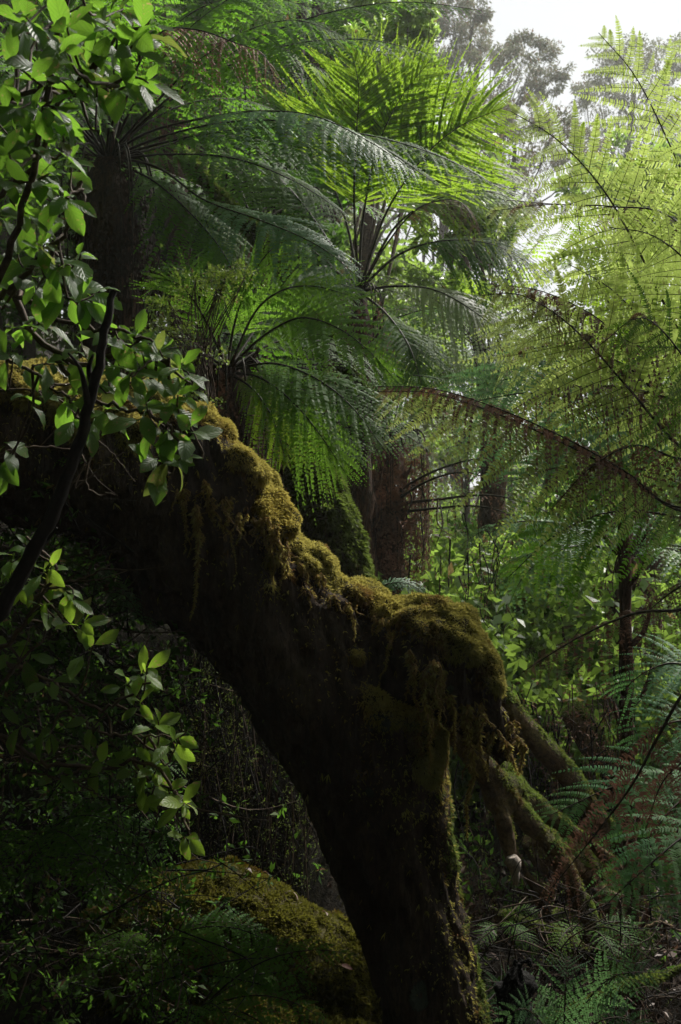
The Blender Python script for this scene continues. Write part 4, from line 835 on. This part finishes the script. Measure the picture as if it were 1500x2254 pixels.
# fine leaved shrub in front of fern C
fs = thing('fine_leaved_shrub', 'wiry shrub with tiny pale green leaves above the mossy bend', 'shrub', at(480, 980, 3.4))
m_ = MB(); tw = MB()
for cx, cyy, d, r, n in ((430, 620, 3.4, 55, 320), (500, 600, 3.4, 45, 300), (370, 660, 3.4, 45, 260), (480, 640, 3.4, 50, 260), (540, 610, 3.4, 35, 150), (410, 730, 3.4, 40, 180), (350, 720, 3.4, 40, 180), (460, 880, 3.3, 30, 100), (380, 740, 3.3, 60, 160), (470, 790, 3.35, 40, 90)):
    c = at(cx, cyy, d); cloud(m_, [c], r / FPX * d * 1.15, n, 0.013, 'leaf_small', asp=0.6, flat=0.5)
    for k in range(6):
        e = c + RS.normal(0, 0.5, 3) * r / FPX * d
        tube(tw, spline([at(480, 960, 3.42), at(440, 800, 3.42) + RS.normal(0, 0.03, 3), c, e], 12), np.linspace(0.003, 0.0008, 12), 'twig', sides=4, cap=False)
m_.build('foliage', fs); tw.build('branch', fs)

# bare sticks at left
def stick(label, P, r, mat='twig', forks=0, sides=7, cat='stick', name='bare_stick', jag=0.006):
    C = spline(ats(P), 40); C = C + RS.normal(0, jag * 0.4, C.shape) * np.linspace(0.3, 1, 40)[:, None]
    t = thing(name, label, cat, C[0]); m_ = MB(); tube(m_, C, np.linspace(r, r * 0.35, 40), mat, sides=sides, rough=0.08); m_.build('stem', t)
    for k in range(forks):
        i = RS.integers(10, 36); d = nz(RS.standard_normal(3) * [1, 0.4, 0.8] + nz(C[i] - C[i - 3])); L = RS.uniform(0.06, 0.2)
        m_ = MB(); q = np.array([C[i], C[i] + d * L * 0.5 + RS.normal(0, 0.01, 3), C[i] + d * L + RS.normal(0, 0.02, 3)])
        tube(m_, spline(q, 8), np.linspace(r * 0.4, r * 0.12, 8), mat, sides=5); m_.build('twig', t)
    return t
stick('thick dark dead branch slanting down left in front of the leaves', [(250, 640, 1.95), (236, 700, 1.95), (210, 830, 1.97), (180, 960, 2.0), (120, 1120, 2.02), (60, 1240, 2.05), (0, 1345, 2.05), (-90, 1450, 2.05)][::-1], 0.020, 'dark_twig', forks=3)
stick('pale thin twig curling in the dark under the hanging leaves', [(-20, 1010, 2.5), (60, 985, 2.5), (180, 1000, 2.5), (165, 1075, 2.5), (200, 1050, 2.5), (290, 985, 2.5)], 0.004, forks=3)
stick('pale forked twig with a hooked end below the leaf cluster', [(205, 930, 2.3), (200, 1000, 2.3), (190, 1060, 2.3), (220, 1090, 2.3), (252, 1085, 2.3)], 0.004, forks=2)
stick('short pale branch stub pointing right above the lower shrub', [(60, 1330, 2.6), (120, 1290, 2.6), (190, 1270, 2.6), (245, 1240, 2.6)], 0.006, forks=2)
stick('long thin vine crossing the left edge beneath the leaves', [(-40, 860, 2.3), (60, 858, 2.3), (130, 880, 2.3), (200, 950, 2.35), (300, 1060, 2.4)], 0.003, forks=1)
stick('bare grey twig reaching out of the bottom left undergrowth', [(0, 1510, 2.4), (70, 1430, 2.4), (130, 1390, 2.4)], 0.005, forks=2)
stick('thin bent twig in the lower left tangle', [(60, 1700, 2.5), (160, 1720, 2.5), (240, 1760, 2.5), (280, 1750, 2.5)], 0.004, forks=5)
stick('thin curly twig behind the lower shrub leaves', [(-30, 1600, 2.6), (80, 1680, 2.6), (170, 1640, 2.6), (250, 1690, 2.6)], 0.004, forks=6)
stick('pale bare twig with fine forks in the bottom right corner', [(1560, 2130, 2.9), (1500, 2190, 2.9), (1450, 2200, 2.9), (1440, 2260, 2.9)], 0.004, forks=6)
stick('curved mossy root low at right below the ferns', [(1400, 2120, 3.6), (1410, 2060, 3.6), (1450, 2030, 3.6), (1500, 2050, 3.6)], 0.012, 'log', forks=1)

# ------------------------------------------------------------------ undergrowth masses
def tangle(name, label, boxes, mat='dark_twig', n=60, r=0.0022, leafy=None, hang=True, lsize=0.02):
    m_ = MB()
    for (x0, y0, x1, y1, d0, d1, cnt) in boxes:
        for k in range(cnt):
            px, py, d = RS.uniform(x0, x1), RS.uniform(y0, y1), RS.uniform(d0, d1)
            p = at(px, py, d); L = RS.uniform(0.1, 0.45)
            if hang: q = [p, p + RS.normal(0, 0.03, 3) + [0, 0, -L * 0.5], p + RS.normal(0, 0.05, 3) + [0, 0, -L]]
            else:
                dd = nz(RS.standard_normal(3) * [1, 0.5, 0.8]); q = [p, p + dd * L * 0.5 + RS.normal(0, 0.05, 3), p + dd * L + RS.normal(0, 0.06, 3)]
            C = spline(q, 9); tube(m_, C, np.linspace(r, r * 0.3, 9) * RS.uniform(0.6, 1.5), mat if k % 3 else 'twig', sides=4, cap=False)
            if leafy and k % 2 == 0:
                cloud(m_, C[::3], 0.035, 9, lsize, leafy, asp=0.4)
    o = m_.build(name); return tag(o, label, 'undergrowth', kind='stuff')
tangle('root_curtain', 'thin hanging roots and moss threads on the dark bank under the leaning trunk', [(430, 1400, 780, 1850, 3.75, 3.95, 260), (330, 1330, 560, 1700, 3.6, 3.9, 160), (1000, 1650, 1250, 2000, 4.0, 4.3, 60)], leafy='moss_green', lsize=0.012)
tangle('dead_twigs', 'tangle of dead twigs and small dark leaves at lower left', [(-40, 1500, 420, 2200, 2.6, 3.1, 330), (0, 1000, 300, 1500, 2.7, 3.1, 200)], hang=False, leafy='leaf_dark', lsize=0.03)
tangle('brown_twigs', 'brown tangle of dead fern stalks and twigs right of the brown trunk', [(880, 1080, 1120, 1340, 5.2, 6.2, 50), (1100, 1500, 1400, 1700, 4.6, 5.2, 120)], leafy='dead', lsize=0.018, r=0.004)
tangle('gully_twigs', 'dark twigs and litter in the gully at the bottom right', [(1050, 1950, 1520, 2260, 3.0, 4.0, 260)], hang=False, leafy=None)

# leaf litter and low greenery over the ground
m_ = MB()
k = 26000
gx = RS.uniform(-4, 5, k); gy = RS.uniform(1.5, 12, k); gz = ground_z(gx, gy) + RS.uniform(0.0, 0.12, k)
Q = np.stack([gx, gy, gz], 1)[:9000]; Q = Q[~((Q[:, 0] > 0.1) & (Q[:, 1] < 4.6) & (RS.random(9000) < 0.8))]
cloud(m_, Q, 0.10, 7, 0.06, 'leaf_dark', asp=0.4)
cloud(m_, np.stack([gx, gy, gz], 1)[9000:11500], 0.06, 3, 0.055, 'litter', asp=0.4)
hx = RS.uniform(0.0, 1.7, 5000); hy = RS.uniform(2.4, 5.2, 5000); hp = np.stack([hx, hy, ground_z(hx, hy) + RS.uniform(0.0, 0.07, 5000)], 1)
cloud(m_, hp[:3200], 0.05, 6, 0.05, 'dead_dark', asp=0.3, up=1.4, flat=0.5); cloud(m_, hp[3200:4200], 0.05, 2, 0.05, 'litter', asp=0.3, up=1.4, flat=0.5); cloud(m_, hp[4200:], 0.04, 8, 0.025, 'moss_green', asp=0.3)
tag(m_.build('ground_cover'), 'low dark leaves and litter covering the forest floor', 'ground cover', kind='stuff')
# fallen leaves on the mound
cand = np.where((mN[:, 2] > 0.5) & (mN[:, 1] < 0.4))[0]
for k, (px, py, mt) in enumerate([(1385 - 750, 2005, 0), (775, 2075, 1), (640, 2000, 0), (560, 2010, 0), (700, 2060, 0), (530, 1950, 0), (745, 2140, 1), (470, 2180, 0), (490, 2150, 0), (600, 2080, 0)]):
    t = at(px, py, 3.2); j = cand[np.argmin(((mV[cand][:, [0, 2]] - t[[0, 2]]) ** 2).sum(1))]
    mb = MB(); a = RS.uniform(0, 6.28)
    leaves(mb, [mV[j] + mN[j] * 0.016], [[math.cos(a), -0.4, math.sin(a) * 0.3]], [mN[j] + RS.normal(0, 0.3, 3)], RS.uniform(0.03, 0.055), 0.008, curl=1.1, mat='litter', age=0.9 * mt, rows=8)
    tag(mb.build('fallen_leaf'), 'small dry fallen leaf lying on the mossy boulder', 'leaf', 'fallen leaves on the mossy boulder')

# ------------------------------------------------------------------ background shrubs and trees
def bush(name, label, cat, base, clumps, mat, size, group=None, stems=True, stem='twig', asp=0.5, age=0.03, flat=0.8, up=0.5, r0=0.02, drop=0.0, mult=1.0):
    """clumps: list of (x,y,z,r,n) in world units"""
    t = thing(name, label, cat, base, group)
    m_ = MB(); C = np.array([c[:3] for c in clumps]); cloud(m_, C, np.array([c[3] for c in clumps]), np.array([int(c[4] * mult) for c in clumps]), size, mat, asp=asp, age=age, flat=flat, up=up, drop=drop)
    m_.build('crown', t)
    m_ = MB(); b = np.array(base, float); top = C.mean(0)
    tr = spline([b, b * 0.5 + top * 0.5 + RS.normal(0, 0.04, 3) * np.linalg.norm(top - b), top], 14)
    tube(m_, tr, np.linspace(r0, r0 * 0.45, 14), stem, sides=8, rough=0.04)
    m_.build('trunk', t)
    m_ = MB()
    for c in C:
        i = RS.integers(4, 13); md = (tr[i] + c) / 2 + RS.normal(0, 0.06, 3) * np.linalg.norm(c - tr[i])
        tube(m_, spline([tr[i], md, c], 10), np.linspace(r0 * 0.28, r0 * 0.05, 10), stem, sides=5, cap=False)
        for e in range(3):
            q = c + nz(RS.standard_normal(3)) * 0.3
            tube(m_, spline([md, (md + q) / 2 + RS.normal(0, 0.04, 3), q], 6), np.linspace(r0 * 0.10, r0 * 0.03, 6), stem, sides=4, cap=False)
    m_.build('limb', t)
    return t
def pxclumps(lst, d, jit=0.5):
    out = []
    for px, py, rpx, n in lst:
        dd = d + RS.normal(0, jit); c = at(px, py, dd); out.append((c[0], c[1], c[2], rpx / FPX * dd, n))
    return out
def gnd(px, d, dz=-0.2):
    x = (px - CX) / FPX * d; return (x, d, float(ground_z(x, d)) + dz)
# two gum trees against the sky
g1 = [(940, 30, 60, 900), (1000, 40, 60, 1000), (1050, 20, 40, 600), (960, 100, 55, 900), (1030, 90, 50, 700), (900, 80, 60, 800), (1010, 150, 45, 600), (960, 190, 50, 500), (1080, 120, 35, 380), (1120, 130, 45, 520),
      (1160, 110, 38, 420), (1200, 140, 40, 420), (1235, 160, 26, 240), (1150, 170, 36, 300), (1210, 190, 30, 240), (1030, 215, 45, 350), (1100, 200, 30, 160), (880, 20, 60, 700), (920, 160, 45, 500), (1170, 215, 30, 160)]
bush('gum_tree', 'hazy grey green gum tree with clumped crown against the sky', 'tree', gnd(1020, 30), pxclumps(g1, 30, 1.2), 'leaf_gum', 0.13, stem='gumbark', r0=0.2, mult=1.9, age=0.18, asp=0.35, drop=0.6)
g2 = [(1330, 150, 55, 650), (1390, 130, 55, 600), (1450, 150, 60, 600), (1320, 220, 50, 600), (1400, 220, 60, 600), (1480, 230, 60, 600), (1290, 200, 30, 260), (1350, 290, 60, 500), (1440, 300, 60, 500), (1500, 120, 50, 500)]
bush('gum_tree', 'hazy gum tree behind the fronds at upper right', 'tree', gnd(1400, 34), pxclumps(g2, 34, 1.2), 'leaf_gum', 0.14, stem='gumbark', r0=0.2, mult=1.9, age=0.1, asp=0.35, drop=0.6)
g3 = [(1010, 250, 60, 700), (1080, 270, 60, 700), (1150, 270, 55, 600), (1220, 280, 55, 600), (1120, 330, 60, 600), (1050, 340, 60, 700), (1190, 350, 50, 420), (1250, 330, 50, 420), (990, 330, 50, 600), (1300, 310, 40, 300), (1140, 420, 50, 300), (1080, 420, 50, 400)]
bush('slender_tree', 'olive and russet tree below the gum tree with thin bare branches', 'tree', gnd(1130, 22), pxclumps(g3, 22, 0.9), 'leaf_gum', 0.10, stem='gumbark', r0=0.10, age=0.3, mult=1.8, asp=0.4)
g4 = [(1300, 400, 60, 600), (1370, 360, 60, 600), (1440, 380, 60, 600), (1500, 420, 60, 600), (1400, 450, 60, 600), (1470, 490, 60, 600), (1500, 330, 50, 400), (1450, 560, 60, 500), (1390, 560, 50, 300)]
bush('leafy_tree', 'yellow green leafy tree behind the right hand fronds', 'tree', gnd(1420, 13), pxclumps(g4, 13, 0.6), 'leaf_bg', 0.09, r0=0.09, mult=1.7)
g5 = [(790, 30, 60, 620), (850, 40, 60, 620), (900, 90, 60, 620), (840, 110, 60, 620), (770, 110, 60, 600), (900, 10, 50, 500), (720, 40, 60, 500), (870, 170, 50, 420), (940, 60, 40, 240), (930, 150, 40, 260)]
bush('leafy_tree', 'bright green leafy tree at top centre behind the lime fern', 'tree', gnd(830, 10), pxclumps(g5, 10, 0.6), 'leaf_bg', 0.07, r0=0.08, mult=2.0)
g6 = [(1030, 470, 60, 520), (1090, 500, 60, 520), (980, 440, 60, 520), (1000, 400, 50, 420), (1060, 400, 50, 420), (1040, 560, 60, 500), (970, 520, 60, 500), (950, 620, 60, 500), (1020, 650, 50, 400)]
bush('leafy_tree', 'leafy green tree between the shuttlecock fern and the bright gap', 'tree', gnd(1040, 9.5), pxclumps(g6, 9.5, 0.6), 'leaf_bg', 0.075, r0=0.08, mult=1.8)
g7 = [(480, 60, 120, 1500), (600, 140, 120, 1500), (420, 240, 120, 1500), (560, 320, 120, 1400), (700, 300, 110, 1200), (680, 100, 110, 1200), (380, 420, 120, 1400), (520, 520, 120, 1400), (640, 560, 100, 1100), (400, 620, 110, 1100), (280, 520, 120, 1100), (260, 250, 120, 1100), (200, 80, 120, 1000), (90, 300, 150, 1200), (60, 600, 150, 1200), (700, 640, 80, 800), (620, 760, 100, 900)]
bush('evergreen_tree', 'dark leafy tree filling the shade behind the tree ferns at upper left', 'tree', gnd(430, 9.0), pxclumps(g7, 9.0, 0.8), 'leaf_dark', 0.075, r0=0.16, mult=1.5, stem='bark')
g8 = [(720, 180, 100, 900), (640, 60, 100, 900), (560, 180, 100, 900), (330, 60, 120, 900), (760, 380, 80, 700), (640, 420, 110, 900), (500, 400, 110, 900), (840, 560, 80, 500), (880, 700, 80, 500), (760, 760, 90, 600), (900, 860, 80, 600), (980, 780, 70, 400), (560, 20, 100, 800), (440, 0, 100, 800), (800, 200, 90, 500), (830, 400, 80, 500)]
bush('evergreen_tree', 'mid green tree glimpsed through gaps behind the middle ferns', 'tree', gnd(640, 11.5), pxclumps(g8, 11.5, 0.8), 'leaf_bg', 0.12, r0=0.14, stem='bark')
# slim trunks seen through the ferns
for px, d, r, top, lab in ((655, 8.5, 0.07, -150, 'slim dark trunk at top centre behind the arching fronds'), (690, 9.5, 0.09, -150, 'pair trunk leaning right at top centre'), (385, 7.5, 0.06, 200, 'slim pale brown trunk between the left hand tree ferns'), (610, 10.5, 0.07, 0, 'thin trunk in the shade left of the middle fern')):
    b = gnd(px, d); t = thing('slim_tree', lab, 'tree', b); m_ = MB()
    C = spline([b, at(px + 12, 600, d), at(px - 5, 300, d), at(px + 22, top, d)], 24); tube(m_, C, np.linspace(r, r * 0.6, 24), 'fern_trunk' if px == 385 else 'bark', sides=10, rough=0.05); m_.build('trunk', t)
# leaning mossy branch in the upper middle
branch_thing('leaning_branch', 'thin leaning branch coated in bright green moss in the upper middle', 'branch',
      [[(400, 330, 5.2, 9), (480, 430, 5.1, 12), (560, 510, 5.0, 15), (620, 590, 5.0, 15), (680, 680, 5.0, 14), (760, 800, 5.0, 14), (820, 900, 5.0, 14)]], count=2600, size=0.022, vox=0.012, lo=-1.5, hi=-1.0, brown=-0.2, lump=0.01)

# understorey shrubs on the right slope: six kinds of stand, copied
protos = []
for q in range(4):
    cl = []
    for k in range(11):
        a = RS.uniform(0, 6.28); rr = RS.uniform(0, 0.4); cl.append((math.cos(a) * rr, math.sin(a) * rr, RS.uniform(0.15, 0.85), RS.uniform(0.10, 0.2), 110))
    protos.append(bush('understorey_shrub', 'broad leaved green understorey shrub on the slope beyond the mossy burl', 'shrub', (0, 0, 0), cl, ('leaf_bg', 'leaf_bg', 'leaf_dark', 'leaf_bg')[q], 0.055, group='understorey shrubs on the slope', r0=0.012, age=0.04))
spots = []
for k in range(92):
    d = RS.uniform(5.6, 11.0); px = RS.uniform(930, 1620) if k < 72 else RS.uniform(300, 900); spots.append((px, d))
spots += [(880 + 26 * q, 6.9 + 0.3 * (q % 4)) for q in range(12)]
for k, (px, d) in enumerate(spots):
    x = (px - CX) / FPX * d; z = float(ground_z(x, d)) - 0.05; s = RS.uniform(0.8, 1.7)
    if k < 4: o = protos[k]; o.location = (x, d, z); o.rotation_euler = (0, 0, RS.uniform(0, 6.28)); o.scale = (s,) * 3
    else: o = copy_thing(protos[k % 4], (x, d, z), RS.uniform(0, 6.28), s)
    side = 'left of the brown fern trunk' if px < 900 else 'just right of the brown fern trunk' if px < 1130 else 'in the middle of the right hand slope' if px < 1380 else 'by the right edge of the photo'
    dep = 'near' if d < 7 else 'farther' if d < 9 else 'farthest'; tone = 'dark leaved' if k % 4 == 2 else 'bright leaved'
    o['label'] = f'{dep} {tone} green shrubs {side}'.replace('shrubs', 'understorey shrub'); o['group'] = f'{dep} {tone} shrubs {side}'
# far forest on the valley sides
pr = []
for q in range(3):
    cl = []
    for k in range(16):
        a = RS.uniform(0, 6.28); rr = RS.uniform(0, 2.2); cl.append((math.cos(a) * rr, math.sin(a) * rr, RS.uniform(0.3, 7.0), RS.uniform(0.7, 1.2), 520))
    pr.append(bush('forest_tree', 'far forest tree beyond the gap between the ferns', 'tree', (0, 0, 0), cl, ('leaf_bg', 'leaf_bg', 'leaf_gum')[q], 0.13, group='far forest trees', r0=0.12, stem='gumbark', age=0.05))
fspots = [(1000, 18), (1080, 24), (1180, 28), (1260, 26), (1350, 22), (1450, 20), (1550, 18), (850, 18), (760, 15), (660, 16), (540, 14), (420, 14), (300, 13), (180, 12), (60, 11), (-60, 10), (700, 22), (560, 22), (420, 20), (1130, 38), (1240, 42), (1330, 40), (1420, 36), (1650, 24), (1750, 30), (980, 34), (860, 28)]
for k, (px, d) in enumerate(fspots):
    x = (px - CX) / FPX * d; z = float(ground_z(x, d)) - 0.5; s = RS.uniform(0.75, 1.0) * (1.0 if px > 720 else 1.3)
    if px > 950: s = min(s, ((0.11 if 1070 < px < 1390 else 0.22) * d + 1.5 - z) / 8.0)
    if k < 3: o = pr[k]; o.location = (x, d, z); o.rotation_euler = (0, 0, RS.uniform(0, 6.28)); o.scale = (s,) * 3
    else: o = copy_thing(pr[k % 3], (x, d, z), RS.uniform(0, 6.28), s)
    side = 'behind the leafy shrub at left' if px < 350 else 'behind the dark fern crowns' if px < 720 else 'behind the shuttlecock fern' if px < 1060 else 'low in the bright gap' if px < 1390 else 'behind the right hand fronds'
    lb = ('nearer ' if d < 21 else 'distant ') + ('grey green' if k % 3 == 2 else 'yellow green') + ' forest tree ' + side; o['label'] = lb; o['group'] = lb.replace('tree', 'trees')

# the closed canopy behind and to the left of the viewpoint (shades the near ground)
m_ = MB(); k = 24000
dv = nz(RS.standard_normal((k, 3)) + [0, 0, 0.25]); dv[:, 2] = np.abs(dv[:, 2]) * 0.95 - 0.05
gap = nz(np.array([0.55, 0.62, 0.56]))
az = np.degrees(np.arctan2(dv[:, 0], dv[:, 1])); el = np.degrees(np.arcsin(dv[:, 2]))
keepm = ((az < -26) | (az > 95)) | ((az < 0) & (el > 52)) | ((el > 70) & (az < 60))
rad = RS.uniform(6.0, 9.0, k)
P = np.array([0, 0.8, 1.0]) + dv * rad[:, None]
gzz = ground_z(P[:, 0], P[:, 1])
P = P[keepm & (P[:, 2] > gzz)]
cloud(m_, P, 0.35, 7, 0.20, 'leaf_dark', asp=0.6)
shade_patch = RS.normal(0, 1, (110, 3)) * [1.1, 1.1, 0.4] + [3.4, 7.2, 8.8]  # added leaf patch out of view, thins direct sun on trunk and left shrub
cloud(m_, shade_patch, 0.4, 7, 0.16, 'leaf_dark', asp=0.6)
tag(m_.build('forest_canopy'), 'dense dark forest canopy overhead and behind the viewpoint, plus an added sun-blocking leaf patch', 'canopy', kind='stuff')
# ------------------------------------------------------------------ damp air in the valley
hm, ht = newmat('haze')
pv = ht.nodes.new('ShaderNodeVolumePrincipled'); pv.inputs['Color'].default_value = (0.93, 0.96, 0.92, 1)
pv.inputs['Density'].default_value = 0.0018; pv.inputs['Anisotropy'].default_value = 0.55
ho = ht.nodes.new('ShaderNodeOutputMaterial'); ht.links.new(pv.outputs[0], ho.inputs['Volume'])
me = bpy.data.meshes.new('haze')
gzmin = float(Z.min()) - 1.0; x1, y0, y1, zt = 152.0, -62.0, 182.0, 17.0
hv = [(sx * x1, yy, zz) for zz in (gzmin, zt) for yy in (y0, y1) for sx in (-1, 1)]
me.from_pydata(hv, [], [(0, 2, 3, 1), (4, 5, 7, 6), (0, 1, 5, 4), (2, 6, 7, 3), (0, 4, 6, 2), (1, 3, 7, 5)]); me.materials.append(hm); me.update()
ho_ = bpy.data.objects.new('haze', me); COL.objects.link(ho_); ho_['kind'] = 'stuff'
print('highest', max((o.matrix_world @ Vector(c))[2] for o in bpy.data.objects if o.type == 'MESH' and o.name != 'haze' for c in o.bound_box), 'ground top', Z.max(), 'verts', sum(len(o.data.vertices) for o in bpy.data.objects if o.type == 'MESH'))
